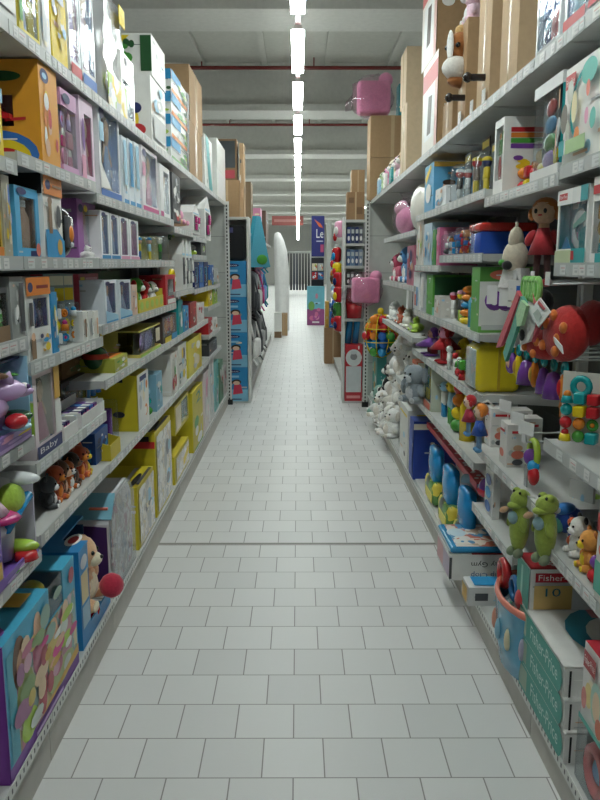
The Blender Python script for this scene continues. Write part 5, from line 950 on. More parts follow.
# the big hanging cloth toy
def bigtoy(w, h):
    r = empty('activity_toy'); m = MB()
    for i in range(6): m.torus((-.055+.018*i+.0, .0, h*.88), .028, .010, fab('6cc04a' if i % 2 == 0 else '8fd468'), 'y', 14, 6, .5, 1.15)
    m.build('green_loops', r)
    m = MB(); m.ell((.12, .06, h*.42), (.115, .055, h*.30), fab('c8201c'), 18, Matrix.Rotation(-.3, 3, 'Y')); m.ell((.19, .10, h*.55), (.07, .04, h*.24), fab('a81c1c'))
    for x, z in ((.08, .52), (.15, .38), (.06, .28), (.14, .24), (.12, .62), (.18, .5)): m.ell((x, .012+.03*abs(x-.11), h*z), (.016, .012, .018), fab('e8782c'), 8)
    m.build('red_wing', r)
    m = MB(); m.ell((-.02, .06, h*.25), (.10, .05, h*.17), fab('c8201c'), 16)
    for x, z in ((-.06, .22), (.0, .16), (.02, .3)): m.ell((x, .012, h*z), (.014, .01, .015), fab('e8782c'), 8)
    m.build('red_body', r)
    leaf = lambda a, b, c, y, col, nm: (lambda mm: (mm.hull([(x, y, z) for x, z in a], [(x, y+.012, z) for x, z in a], fab(col)), mm.build(nm, r)))(MB())
    leaf([(-.05, h*.82), (.02, h*.70), (.05, h*.52), (.0, h*.30), (-.06, h*.24), (-.07, h*.45)], 0, 0, -.005, 'e8e6e2', 'white_petal'); leaf([(.02, h*.84), (.05, h*.72), (.072, h*.5), (.03, h*.3), (.05, h*.5)], 0, 0, -.01, 'd84a58', 'pink_trim')
    leaf([(-.05, h*.86), (-.03, h*.80), (-.15, h*.20), (-.19, h*.16), (-.17, h*.28)], 0, 0, -.03, 'd84a58', 'pink_ribbon'); leaf([(-.03, h*.80), (-.0, h*.74), (-.07, h*.30), (-.12, h*.02), (-.14, h*.12)], 0, 0, -.026, '4aa890', 'teal_ribbon'); leaf([(-.01, h*.76), (.03, h*.70), (.0, h*.48), (-.03, h*.46), (-.04, h*.6)], 0, 0, -.034, 'a8d8a0', 'mint_ribbon')
    m = MB(); m.ell((-.035, -.012, h*.36), (.016, .008, .02), fab('K'), 10); m.build('black_dot', r)
    m = MB(); m.flat = True; m.hull([(.02, -.02, h*.64), (.09, -.02, h*.48), (.15, -.015, h*.66), (.08, -.015, h*.80)], [(.02, -.017, h*.64), (.09, -.017, h*.48), (.15, -.012, h*.66), (.08, -.012, h*.80)], 'e6eae8'); m.quad([(.075, -.0205, h*.74), (.085, -.0205, h*.77), (.125, -.0185, h*.69), (.115, -.0185, h*.67)], 'd86068'); m.quad([(.05, -.0206, h*.62), (.08, -.0206, h*.68), (.11, -.0196, h*.60), (.08, -.0206, h*.54)], 'b8c8c0'); m.build('card_tag', r)
    m = MB(); m.hull([(.15, -.0, h*.40), (.20, .0, h*.32), (.21, .0, h*.24), (.16, .0, h*.33)], [(.15, .004, h*.40), (.20, .004, h*.32), (.21, .004, h*.24), (.16, .004, h*.33)], 'dfe3e2'); m.build('cloth_label', r)
    return r
onhook(2.47, 1.555, .50, bigtoy, .36, .29, 'large red spotted cloth activity toy with green loops and ribbons', 'hanging toy', yaw=10)
RT = [('P', 'SK'), ('Y', 'GOLD'), ('P', 'DP'), ('O', 'GOLD'), ('P', 'T'), ('P', 'LP'), ('O', 'R')]
nmr = ['round purple rattle with a peach face, farthest of the hanging rattle row', 'yellow rattle hanging next to the purple and peach one', 'purple drop shaped rattle in the middle of the hanging row', 'orange rattle in the middle of the hanging row', 'purple bell rattle with a turquoise cap', 'big purple bell rattle with lilac knob', 'orange and red rattle, nearest of the hanging row']
for k, (c1, c2) in enumerate(RT):
    def rattle(w, h, c1=c1, c2=c2, k=k):
        r = empty('hanging_rattle'); m = MB()
        if k == 0: m.torus((0, .02, h*.4), w*.40, .014, gloss(c1)); m.ell((0, .02, h*.4), (w*.30, .02, w*.32), gloss(c2))
        elif k in (1, 3, 6): m.ell((0, .02, h*.38), (w*.34, .016, h*.36), gloss(c1)); m.ell((0, .008, h*.38), (w*.18, .01, h*.2), gloss(c2))
        else: m.lathe([(0, .0), (w*.46, .0), (w*.40, h*.3), (w*.25, h*.6), (0, h*.68)], gloss(c1), c=(0, .02, 0)); m.ell((0, .02, h*.05), (w*.2, w*.2, h*.08), gloss(c2))
        m.build('body', r); m = MB(); m.torus((0, .02, h*.84), h*.13, .007, gloss('T')); m.build('hanging_ring', r); return r
    onhook(2.96-.10*k, 1.30, .44, rattle, .075 if k in (0, 2, 5) else .058, .135, nmr[k], 'rattle', 'row of hanging rattles')
for k, (c1, nm) in enumerate((('O', 'small orange star toy'), ('W', 'small white and black penguin like toy'), ('e8e4e0', 'small white bear shaped toy'), ('B', 'small dark blue toy'))):
    onhook(2.66-.09*k, 1.15, .34, pack('hanging_toy', t_fig(c1, c1, ['O', 'K', 'DG', 'NB'][k], c1), .05), .05, .09, nm+' hanging in the lower hook row', 'hanging toy', 'lower row of small hanging toys')
def pegcard(w, h):
    r = empty('teether_card'); m = MB(); m.flat = True; m.box(-w/2, w/2, .03, .033, 0, h, 'd8d4c8'); m.build('backing_card', r)
    m = MB(); t_set('R,O,GR,T,Y,R', 12, 5)(m, w*.9, h*.72, .05); o = m.build('rings', r); o.location = (0, -.02, h*.03)
    m = MB(); m.torus((0, 0, h*.82), w*.18, .01, gloss('T')); m.build('teal_ring', r); return r
onhook(2.16, 1.29, .44, pegcard, .13, .21, 'card of colourful teether rings hanging at the right picture edge', 'toy pack', yaw=50)
for k, (Y, z) in enumerate(((2.87, 1.085), (2.70, 1.07), (2.58, 1.06))):
    onhook(Y, z, .46, pack('price_flag', lambda mb, w, h, d: mb.box(-w/2, w/2, 0, .002, 0, h, 'e9ebe8'), 0), .075, .045, ['far white price flag over the teether boxes', 'middle white price flag over the teether boxes', 'near white price flag over the teether boxes'][k], 'price flag', yaw=20)
def ringtoy(w, h):
    r = empty('ring_rattle'); m = MB(); m.torus((0, .02, h*.72), w*.38, .012, gloss('b8d83a')); m.build('ring', r); m = MB(); m.ell((.0, .01, h*.66), (w*.25, .025, h*.14), gloss('P')); m.ell((w*.3, .01, h*.55), .022, gloss('SB')); m.ell((w*.36, .01, h*.4), (.03, .02, .035), gloss('R')); m.build('beads', r)
    m = MB(); m.hull([(-w*.24, .0, 0), (0, .0, 0), (0, .004, 0), (-w*.24, .004, 0)], [(-w*.30, .0, h*.5), (.0, .0, h*.5), (.0, .004, h*.5), (-w*.3, .004, h*.5)], fab('6f7476')); m.build('grey_strap', r); return r
onhook(2.62, 1.0, .44, ringtoy, .12, .22, 'lime green ring rattle with a grey strap hanging by the empty shelf', 'rattle')
onhook(2.47, .88, .30, carton('hanging_card', .01, 'd5d8d4'), .10, .24, 'plain pale grey card hanging under the empty shelf edge', 'hanging card', yaw=30)
# low near bay
Z = .726
def bug(w, h):
    r = empty('bug_toy'); m = MB(); m.ell((0, .05, h*.55), (w*.24, .05, h*.34), fab('2a58b8')); m.ell((0, .03, h*.85), (w*.2, .04, h*.15), fab('2a78c8')); m.ell((0, .01, h*.45), (w*.14, .02, h*.2), fab('58b0a0')); m.build('body', r)
    for s in (-1, 1):
        m = MB(); m.ell((s*w*.1, -.01, h*.88), .012, 'W', 8); m.build('eye', r)
        for z in (.25, .7): m = MB(); m.tube([(s*w*.15, .04, h*z), (s*w*.42, .02, h*(z-.05))], .007, fab('2a58b8'), 6); m.ell((s*w*.44, .02, h*(z-.06)), .017, fab('e8602c'), 8); m.build('leg', r)
    return r
I('R', Z, 551, 559, 0, bug, 'blue bug soft toy with orange feet on the low right shelf', 'soft toy', h=.13, w=.12, s=.03, yaw=20)
I('R', Z, 562, 570, 0, plush('panda_toy', 'e6e2da', 'bear', 'W', accent='K', d=.09), 'white soft toy with black ears beside the blue bug', 'soft toy', h=.13, w=.09, s=.03)
I('R', Z, 573, 580, 0, plush('soft_toy', 'e8983a', 'bear', 'Y', accent='O', d=.08), 'orange soft toy beside the white one with black ears', 'soft toy', h=.13, w=.08, s=.02); I('R', Z, 581, 588, 0, pack('cup_toy', t_tower('R,P'), .07), 'red and purple cup toy nearest the turquoise printed box', 'toy', h=.08, w=.06, s=.01)
I('R', Z, 549, 575, 0, pack('green_cushion', lambda mb, w, h, d: (mb.ell((0, .06, h*.45), (w*.5, .06, h*.45), fab('7aa038')), mb.ell((w*.42, .06, h*.7), (.04, .05, h*.4), fab('8fb83a'))), .1), 'long green plush lying behind the row of small soft toys', 'soft toy', h=.09, s=.16)
I('R', Z, 593, 622, 508, carton('toy_box', .25, 'e6e4de', [('F', 'r', .02, .72, .34, .90, 'c84040'), ('F', 'r', .02, .1, .32, .42, '48b8a0'), ('F', 'o', .35, .5, .08, .07, 'O'), ('F', 'o', .2, .55, .07, .05, 'CORAL'), ('F', 'b', .35, .1, .95, .7, 8, 'LGN,O,W,T', 4)]), 'white box with turquoise and red print at the right edge, low shelf', 'box', s=.0)
I('R', 1.05, 562, 572, 0, carton('small_white_box', .06, 'e2e4e2', [('F', 'o', .3, .6, .2, .2, 'SB')]), 'small white and blue box left on the empty right shelf', 'box', h=.04, s=.22)
# base shelf
Z = .14
I('R', Z, 399, 407, 404, carton('toy_box', .3, 'dcdcd8', [('F', 'r', .1, .86, .9, .9, 'Y'), ('R', 'r', .2, .9, .8, .93, 'Y')]), 'tall white box on the far right base shelf', 'box', s=.0); I('R', Z, 408.5, 412.5, 417, carton('toy_box', .3, '1c3fa8', [('F', 'r', .1, .1, .9, .8, '2448b8'), ('R', 'r', 0, .86, 1, .96, 'e8e4d0')]), 'tall dark blue box beside the tall white one', 'box', s=.0)
def display(w, h):
    r = empty('display_stand'); m = MB(); m.flat = True; d = .28
    m.box(-w/2, w/2, d-.006, d, 0, h, 'd8d4d0'); m.box(-w/2, w/2, 0, d-.006, 0, .006, 'e0ddd8'); m.box(-w/2, -w/2+.006, 0, d-.006, .006, h, 'e8e6e2'); art(m, w, h, d, []); m.build('tray', r)
    m = MB(); m.flat = True; m.hull([(-w/2, .07, h), (w/2, .07, h), (w/2, .13, h+.004), (-w/2, .13, h+.004)], [(-w/2, .07, h+.005), (w/2, .07, h+.005), (w/2, .13, h+.009), (-w/2, .13, h+.009)], 'd83a44')
    rn = random.Random(5)
    for i in range(34):
        x = rn.uniform(-w*.47, w*.47); y = rn.uniform(.084, .117)
        m.quad([(x+.016*math.cos(t), y+.012*math.sin(t), h+.0062+.07*(y+.012*math.sin(t)-.07)) for t in [6.283*k/8 for k in range(8)]], 'e8d4d0')
    m.box(-w/2, w/2, .067, .07, h-.03, h+.004, 'd83a44'); m.build('header', r)
    m = MB(); m.flat = True; m.box(-w/2-.003, -w/2, .02, .25, .0, h*.6, 'c02848'); m.build('side_print', r); return r
I('R', Z, 414, 461, 0, display, 'white cardboard display stand with a spotted red header', 'display stand', h=.40, s=.02)
for k, (a, b) in enumerate(((420.5, 431), (433, 445), (447, 460.5))):
    def bluebag(w, h):
        r = empty('blue_bag_pack'); m = MB(); m.ell((0, .06, h*.68), (w*.36, .045, h*.30), gloss('1590d8')); m.rbox(-w*.26, w*.26, .025, .095, h*.36, h*.98, .03, gloss('1590d8'), 3); m.build('blue_bag', r)
        m = MB(); m.rbox(-w*.40, w*.40, .015, .09, .0, h*.42, .03, prnt('4a7a38,5f9a48,2a2a26,e8d040,4a7a38', 22), 2); m.box(-w*.2, w*.34, .011, .0148, h*.06, h*.22, 'e8d848'); m.build('printed_base', r); return r
    I('R', Z+.008, a, b, 0, bluebag, ['farthest of three shiny blue bags in the red topped display', 'middle of three shiny blue bags in the red topped display', 'nearest and largest looking of three shiny blue bags'][k], 'bag', h=.35, s=.01, group='blue bags in the display')
def softbag(w, h):
    r = empty('giraffe_bag'); m = MB(); m.rbox(-w/2, w/2, 0, .06, 0, h, .028, gloss('8fc0d4'), 3); m.build('bag', r)
    m = MB(); m.box(-w*.42, w*.42, -.004, -.001, h*.72, h*.9, '9aa8b8'); m.text('PLAYSKOOL', (-w*.40, -.006, h*.76), (w*.8, 0, 0), (0, 0, h*.10), (0, 0, 0), 'd8304a'); m.build('printed_header', r)
    m = MB(); m.ell((w*.02, -.008, h*.5), (w*.11, .012, h*.09), 'd8a82c'); m.ell((0, -.006, h*.28), (w*.14, .01, h*.17), 'd8a82c'); m.cyl((w*.1, -.006, h*.3), (w*.07, -.006, h*.48), .012, .01, 'd8a82c')
    m.build('giraffe_print', r); return r
I('R', Z, 463, 478, 476, softbag, 'pale blue bag with a yellow giraffe print', 'bag', s=.10, h=.40, w=.16, yaw=50)
def flat_bag(w, h):
    r = empty('flat_bag'); m = MB(); m.rbox(-w/2, w/2, 0, .26, 0, h, .014, gloss('2a90c8'), 3); m.build('bag', r)
    m = MB(); m.box(-w*.45, w*.45, .03, .22, h, h+.001, 'c8a888,e8d8c8,3a90c0,d86a50,e8e4dc@22'); m.ell((-w*.1, .07, h), (w*.2, .05, .002), 'c8dce4'); m.box(-w*.48, w*.48, -.003, .0, h*.2, h*.7, 'b8c8cc'); m.build('printed_label', r); return r
def gymbox(txt):
    def f(w, h):
        m = MB(); m.flat = True; d = .30; m.box(-w/2, w/2, 0, d, 0, h, 'e6e6e2')
        art(m, w, h, d, [('F', 'r', 0, .1, .5, .9, 'd8a0a8'), ('F', 'r', .5, .1, 1, .9, 'c0b0c8'), ('T', 'r', .0, .35, 1, 1, 'c83c38'), ('T', 'b', .1, .4, .9, .95, 9, '4a78b0,e07848,d8c070,8a2a30', 3), ('T', 'r', .05, .05, .95, .3, 'e2e4e2'), ('T', 'o', .3, .2, .2, .07, 'B')])
        if txt:
            for i, (t, c) in enumerate((('Clip Clop', '2a6aa8'), ('Play Gym', 'K'))):
                m.text(t, (w/2+.001, d*.86, h*(.36+.42*i)), (0, -d*.52, 0), (0, 0, -h*.26), (0, 0, 0), c)
        m.box(w/2, w/2+.0006, .0, .012, h*.06, h*.9, 'DG')
        return m.build('gym_box')
    return f
I('R', Z, 421, 436, 0, carton('toy_box', .3, 'e2e0da', [('F', 'r', .1, .1, .9, .9, 'GOLD'), ('F', 'b', .05, .1, .95, .9, 6, 'W,CORAL,GOLD', 3), ('T', 'r', .1, .1, .9, .9, 'CORAL')]), 'low white and gold box under the flat blue bag', 'box', h=.105, s=-.06) if False else None
I('R', Z, 437, 449, 0, gymbox(True), 'white box with lettering printed upside down on its end', 'box', s=-.08, h=.125)
I('R', Z+.128, 437, 451, 0, flat_bag, 'flat shiny blue bag lying on the upside down lettered box', 'bag', s=-.075, h=.03, w=.34)
I('R', Z, 462, 468, 0, carton('toy_box', .28, 'dcdcd8', [('F', 'r', .1, .1, .9, .9, 'GOLD'), ('T', 'r', .1, .1, .9, .9, 'SB'), ('R', 'r', .1, .3, .3, .7, 'DG')]), 'small white box beside the oval tub', 'box', s=-.05, h=.085)
def tub(w, h):
    r = empty('oval_tub'); m = MB(); k = .15/ (w/2)
    m.lathe([(0, .0), (w*.42, 0), (w*.46, h*.3), (w*.49, h*.9), (w*.5, h*.92), (w*.47, h*.92), (w*.44, h*.3), (w*.40, .006), (0, .006)], gloss('4aa8d0'), 28, 1, k, (0, .15, 0))
    for i in range(16):
        a = 6.283*i/16; m.ell((w*.475*math.cos(a), .15+w*.475*k*math.sin(a), h*.5), (.014, .014, h*.16), ['8ac0d8', 'd8d0a8', 'a8a8c0', 'd88a70'][i % 4], 8)
    m.build('tub', r)
    m = MB(); m.torus((0, .15, h*.95), w*.47, .016, gloss('e8806a'), 'z', 28, 8, 1, 1)
    for i, v in enumerate(m.v): m.v[i] = (v[0], .15+(v[1]-.15)*k, v[2])
    m.build('coral_rim', r)
    m = MB(); m.ell((0, .15, h*.72), (w*.42, .12, h*.14), 'd8e4e4,c0d0d4,e8e8e4,8ab8c0,4a9a78@24'); m.build('contents', r)
    m = MB(); m.torus((-w*.3, .06, h*1.08), .045, .018, gloss('c8282c')); m.build('red_ring', r)
    m = MB(); m.torus((w*.0, .06, h*1.08), .04, .012, gloss('1f68a8')); m.ell((w*.16, .08, h*1.04), (.05, .04, .05), fab('c8282c')); m.build('blue_ring', r); return r
I('R', Z, 479, 513, 0, tub, 'blue oval tub with a coral rim full of bath toys', 'tub', h=.27, s=-.055)
tealf = [('F', 'p', [(0, 0), (.93, 0), (.97, .2), (.99, .5), (.97, .85), (.93, 1), (0, 1)], '1f9a88'), ('F', 't', .30, .30, .90, .80, 'Fisher-Price', 'bfe0d8'), ('F', 'r', .02, .1, .2, .9, '8aa890'), ('T', 'r', 0, 0, 1, 1, 'e2e2de'), ('R', 'r', .04, .05, .06, .95, 'K')]
for k in range(3):
    I('R', Z+.0955*k, 519, 564, 0, carton('baby_toy_box', .32, 'e4e4e0', tealf+([('T', 'o', .55, .75, .42, .5, '2a9ab8'), ('T', 'o', .58, .80, .30, .36, 'e2e2de'), ('T', 'o', .8, .5, .07, .09, '2a8a58'), ('T', 'o', .6, .7, .1, .1, '7a6a60'), ('T', 'r', .02, .62, .3, .7, 'd88a90')] if k == 2 else [])), ['bottom of three flat teal and white boxes stacked low on the right', 'middle of three flat teal and white boxes stacked low on the right', 'top of three flat teal and white boxes, with a teal ring on its lid'][k], 'box', h=.094, s=.0, group='three flat teal and white boxes')
I('R', Z+.288, 517, 529, 0, carton('baby_toy_box', .26, 'e2e2de', [('F', 'r', 0, 0, 1, 1, '1f9a88'), ('F', 'r', .35, .1, .5, .9, '8fd0c0'), ('R', 'r', .06, .70, .80, .92, 'c82030'), ('R', 't', .10, .74, .76, .88, 'Fisher-Price', 'W'), ('R', 'r', .05, .05, .55, .62, 'd8b060'), ('R', 't', .2, .36, .40, .56, '10', '1f6a78'), ('T', 'r', 0, 0, 1, 1, 'c82830'), ('T', 't', .1, .15, .9, .42, 'Fisher', 'W'), ('T', 't', .1, .55, .9, .82, 'Fisher', 'W')], top='c82830'), 'upright red topped box with the number 10 on the teal stack', 'box', h=.15, s=.005)
def redtray(w, h):
    r = empty('clear_tray_pack'); m = MB(); m.rbox(-w/2, w/2, .03, .28, 0, h, .01, 'd4d6d4', 2); m.build('carton', r)
    m = MB(); m.torus((-w*.05, .02, h*.45), h*.28, .02, gloss('d86a68')); m.ell((-w*.05, .02, h*.45), (h*.16, .012, h*.16), gloss('6a98c8')); m.ell((w*.28, .02, h*.3), (h*.14, .012, h*.2), gloss('6a98c8')); m.build('toy', r)
    m = MB(); m.rbox(-w*.49, w*.49, .0, .03, .004, h*.98, .008, clear(), 2); m.build('window', r); return r
I('R', Z, 572, 612, 0, redtray, 'clear fronted tray pack with coral and blue toys, bottom right corner', 'toy pack', h=.215, s=.01)
I('R', Z+.222, 580, 607, 0, carton('toy_box', .27, 'e4e2de', [('F', 'r', .05, .70, .5, .92, 'b83038'), ('F', 't', .08, .76, .46, .86, 'Fisher-Price', 'W'), ('F', 'r', 0, 0, 1, .07, '48b0a0'), ('F', 'o', .32, .42, .14, .16, 'e8d080'), ('F', 'o', .16, .32, .1, .14, 'd87870'), ('F', 'o', .6, .45, .2, .25, 'a8d0c0'), ('F', 'o', .62, .42, .14, .18, 'e8c8a0'), ('F', 'o', .75, .2, .12, .12, 'd86a48')], top='d02838'), 'white box with a bright red top at the lower right edge', 'box', h=.225, s=.0)
# heap of soft toys on the far right base shelf
heap = [(6.35, .06, .14, .20, 'W', 'dog', 'white'), (6.6, .05, .14, .21, 'E4E2DC', 'bear', 'off white'), (6.85, .06, .14, .22, 'cfcac0', 'dog', 'pale beige'), (7.15, .06, .14, .23, 'W', 'cat', 'white pointed eared'), (7.5, .05, .14, .24, '8ab8a8', 'bear', 'pale green'),
        (6.45, .20, .34, .22, 'W', 'bear', 'white'), (6.75, .18, .34, .24, 'E8E6E0', 'dog', 'off white'), (7.05, .17, .35, .24, 'W', 'dog', 'white'), (7.45, .16, .36, .26, 'K', 'cat', 'black pointed eared'),
        (6.5, .24, .56, .26, 'E8E6E0', 'dog', 'off white floppy eared'), (6.95, .22, .58, .26, 'W', 'dog', 'white floppy eared'), (7.3, .22, .60, .26, 'E8E6E0', 'bear', 'off white round eared'), (7.0, .26, .82, .24, 'W', 'bear', 'white round eared')]
lay = {0: 'bottom row', 1: 'bottom row', 2: 'bottom row', 3: 'bottom row', 4: 'bottom row', 5: 'second row', 6: 'second row', 7: 'second row', 8: 'second row', 9: 'third row', 10: 'third row', 11: 'third row', 12: 'very top'}
plc = ['nearest the tall white box', 'second from the near end', 'third from the near end', 'fourth from the near end', 'at the far end', 'at the near end', 'second from the near end', 'third from the near end', 'at the far end', 'at the near end', 'in the middle', 'at the far end', 'alone']
for k, (Y, s_, z, hh, c, e, nm) in enumerate(heap):
    o = plush('soft_toy', c if len(c) < 3 else c.lower(), e, 'W' if c != 'W' else 'e4dcd0', accent=None if k % 3 else 'd8d0c4', d=.22)(hh*1.2, hh*1.3)
    o.location = (XR+s_-.14, Y, z+.001); o.rotation_euler = (R_(-8), 0, R_(-90+[25, -20, 10, 30, -15, 18, -28][k % 7])); tag(o, '%s soft toy, %s of the far heap, %s' % (nm, lay[k], plc[k]), 'soft toy', 'heap of soft toys on the far right')
I('R', .72, 400, 411, 362, plush('elephant_toy', '8f9aa2', 'elephant', 'c8ccd0', d=.16), 'grey elephant soft toy with big ears on the far right low shelf', 'soft toy', s=-.10, w=.22, yaw=30)
def netballs(w, h):
    r = empty('ball_net'); rn = random.Random(2); cl = ['R', 'Y', 'B', 'GR', 'SB', 'O']; n = 0
    for j in range(5):
        for i in range(4):
            for q in range(3):
                R0 = w*.15; x = (i-1.5)*w*.25+(j % 2)*.01; z = h*.1+j*h*.165; y = .14+(q-1)*w*.24
                if (x/(w*.5))**2+((z-h*.43)/(h*.5))**2+((y-.14)/(w*.45))**2 < .85: m = MB(); m.ell((x, y, z), R0*.95, gloss(['B', 'GR', 'SB', 'B'][(i+q+j) % 4] if j < 2 else ['R', 'O', 'B', 'GR'][(i+q) % 4] if j == 2 else ['Y', 'O', 'R'][(i+q) % 3]), 10); m.build('ball', r)
    m = MB()
    for i in range(8):
        a = math.pi*2*i/8; m.tube([(w*.50*math.sin(t)*math.cos(a), .14+w*.50*math.sin(t)*math.sin(a), h*.43-h*.46*math.cos(t)) for t in [math.pi*q/8 for q in range(9)]], .005, gloss('e8d020'), 5)
    for t in (.7, 1.3, 1.9, 2.5): m.torus((0, .14, h*.43-h*.46*math.cos(t)), w*.50*math.sin(t), .005, gloss('e8d020'), 'z', 20, 5)
    m.ell((0, .14, h*.93), (w*.10, .03, h*.07), gloss('e8d020')); m.build('net', r); return r
o = netballs(.34, .50); o.location = (.80, 7.7, .66); o.rotation_euler = (0, 0, R_(-20)); tag(o, 'round net bag of coloured plastic balls hanging near the end panel', 'ball bag')
I('R', .14, 372, 376.5, 360, carton('toy_bag', .1, '48a8a0', [('F', 'b', .1, .1, .9, .9, 8, 'T,MINT,W,GOLD', 3)]), 'teal and white pack standing under the net of balls', 'toy pack', h=.5, s=.05)
IW(.53, .95, 8.26, 1.15, .38, pinkbag, 'pink cushion in a clear bag sticking out by the right end panel', 'bagged cushion')
# ------------------------------------------------------------------ beyond the two long gondolas
XF = .575
# left gondola end: shelf unit with a stack of blue boxes
def endunit(zs, w, d, post):
    r = empty('end_shelf_unit'); m = MB(); m.box(-w/2, w/2, d-.02, d, .03, 2.10, PANEL); m.build('back_panel', r)
    m = MB(); m.box(-w/2, w/2, 0, d-.02, 0, .02, DECK); m.build('base_deck', r)
    m = MB(); m.box(post*w/2-.012, post*w/2+.012, -.01, d, 0, 2.12, POST); m.build('side_panel', r)
    for z in zs:
        m = MB(); m.box(-w/2+.013, w/2-.013, 0, d-.021, z-.03, z, DECK); m.build('shelf', r)
    return r
o = endunit([2.12], .40, .34, 1); o.location = (-.765, 8.74, 0); tag(o, 'white end shelf unit holding the stack of blue boxes', 'shelving')
cart = [('F', 'r', 0, 0, 1, .35, '7ec4e4'), ('F', 'o', .5, .88, .27, .05, 'NB'), ('F', 't', .30, .86, .70, .905, 'chicco', 'W'), ('F', 'r', .28, .70, .72, .76, '8fd0f0'), ('F', 'o', .36, .55, .16, .08, 'DBN'), ('F', 'o', .38, .51, .12, .07, 'f2c8a8'), ('F', 'p', [(.24, .22), (.46, .22), (.46, .44), (.26, .44)], 'NB'), ('F', 'o', .64, .57, .15, .08, 'DBN'), ('F', 'o', .64, .54, .11, .06, 'f2c8a8'), ('F', 'p', [(.52, .20), (.84, .24), (.78, .50), (.56, .48)], 'e03a58'), ('F', 'o', .15, .22, .08, .05, 'GR'), ('F', 'r', .2, .05, .8, .08, 'NB')]
for k in range(4):
    IW(-.945, -.585, 8.745+.002*k, .02+.404*k, .40, carton('baby_toy_box', .28, '1f8fd0', cart), ['bottom box of the stack of four blue boxes with two cartoon children', 'second box from the bottom of the four blue boxes', 'third box from the bottom of the four blue boxes', 'topmost of the four blue boxes with two cartoon children'][k], 'box', 'four blue boxes stacked at the left gondola end', yaw=[0, .6, -.5, .8][k])
def blackbag(w, h):
    r = empty('black_bag'); m = MB(); m.rbox(-w/2, w/2, 0, .22, 0, h, .05, fab('17181c'), 4); m.build('bag', r); m = MB(); m.box(-w*.04, w*.10, -.004, .0, h*.78, h*.92, '4a4a80'); m.build('tag', r); return r
IW(-.93, -.60, 8.77, 1.636, .40, blackbag, 'black bag on top of the stack of blue boxes', 'bag')
IW(-.93, -.655, 8.78, 2.12, .40, brown(d=.28, col='a9855c'), 'lower brown carton on the left end shelf unit', 'carton'); IW(-.92, -.68, 8.79, 2.522, .44, carton('display_carton', .26, card('8a6a48'), [('F', 'r', .08, .3, .92, .95, '3c4448'), ('F', 'r', .1, .04, .9, .24, 'b83a48')]), 'upper carton with a dark grey panel on the left end shelf unit', 'carton')
IW(-.652, -.605, 8.80, 2.12, .80, carton('wood_board', .26, card('c09a70')), 'narrow tan board beside the cartons on the end shelf unit', 'board')
IW(-.80, -.69, 8.76, 2.523, .10, lambda w, h: (lambda m: (m.ell((0, -.05, h*.5), (w*.5, .045, h*.5), fab('K')), m.build('black_cap'))[1])(MB()), 'small black cap before the dark grey panel carton', 'cap') if False else None
bay('L', 9.12, 12.3, [1.97], 'far left shelving bay with backpacks hanging on it', .15, .40, XF); bay('L', 12.3, 16.5, [1.97], 'farther left shelving bay before the white draped display', .15, .40, XF)
far = lambda *a, **k: I('L', *a, X0=XF, **k)
far(1.97, 248, 256, 184, brown(d=.3, col='8f7456'), 'tall dark brown carton on the far left top shelf', 'carton', s=.03, w=.45); far(1.97, 257, 265, 209, carton('toy_box', .25, 'e58ab0', [('F', 'o', .6, .5, .2, .2, 'W'), ('R', 'o', .5, .5, .2, .2, 'W')]), 'pink box on the far left top shelf', 'box', w=.5); far(1.97, 266, 268.5, 213, carton('toy_box', .25, '6a4a3a'), 'dark brown box behind the pink far box', 'box')
far(1.97, 251, 256, 214, carton('toy_box', .2, 'd8c828', [('F', 'o', .5, .4, .3, .3, 'K'), ('L', 'o', .5, .4, .3, .3, 'K'), ('L', 'r', .1, .7, .9, .9, 'LGN')]), 'yellow and black box before the dark brown carton', 'box', s=-.02, w=.3) if False else None
def backpack(col, trim):
    def f(w, h):
        r = empty('backpack'); m = MB(); m.rbox(-w/2, w/2, 0, .20, h*.05, h*.93, .08, fab(col), 4); m.build('body', r)
        m = MB(); m.rbox(-w*.38, w*.38, -.06, .03, h*.08, h*.5, .04, fab(trim), 3); m.build('front_pocket', r)
        m = MB(); m.tube([(-.03, .1, h*.92), (-.03, .1, h), (.03, .1, h), (.03, .1, h*.92)], .008, fab('K'), 6); m.build('handle', r)
        for s in (-1, 1):
            m = MB(); m.tube([(s*w*.44, .02, h*.85), (s*w*.5, -.03, h*.45), (s*w*.4, .0, h*.06), (s*w*.36, -.05, h*-.08)], .012, fab(trim), 6); m.build('strap', r)
        return r
    return f
for k, (Y, z, c, t, nm) in enumerate(((9.4, 1.0, '26282e', '50545a', 'dark grey backpack with grey pocket, upper row nearest'), (9.9, 1.0, '3c4050', 'LG', 'grey backpack with white pocket in the upper row'), (10.5, 1.02, '8a1e38', 'HP', 'wine red backpack in the upper row'), (11.2, 1.02, '24409a', 'B', 'blue backpack in the upper row'), (12.0, 1.02, '1c2a4a', 'T', 'navy and teal backpack at the far end of the upper row'),
        (9.4, .42, 'K', 'W', 'black backpack with a white pocket, lower row nearest'), (9.95, .42, '1a1a1e', 'DG', 'black backpack, second in the lower row'), (10.6, .42, '26262c', 'G', 'charcoal backpack, third in the lower row'), (11.4, .42, '1c1c22', 'DG', 'black backpack at the far end of the lower row'),
        (10.2, 1.50, '20222c', 'PK', 'small dark backpack with pink pocket in the top row'), (11.0, 1.50, '3a5a8a', 'SB', 'small blue backpack in the top row'), (11.8, 1.50, '2a2a3a', 'T', 'small dark and teal backpack at the end of the top row'))):
    hh = .55 if z < 1.4 else .38; o = backpack(c, t)(.40, hh); o.location = (-XF+.04, Y, z); o.rotation_euler = (0, 0, R_(90+[8, -6, 12, -10][k % 4])); tag(o, nm, 'backpack', 'backpacks hanging on the far left bay')
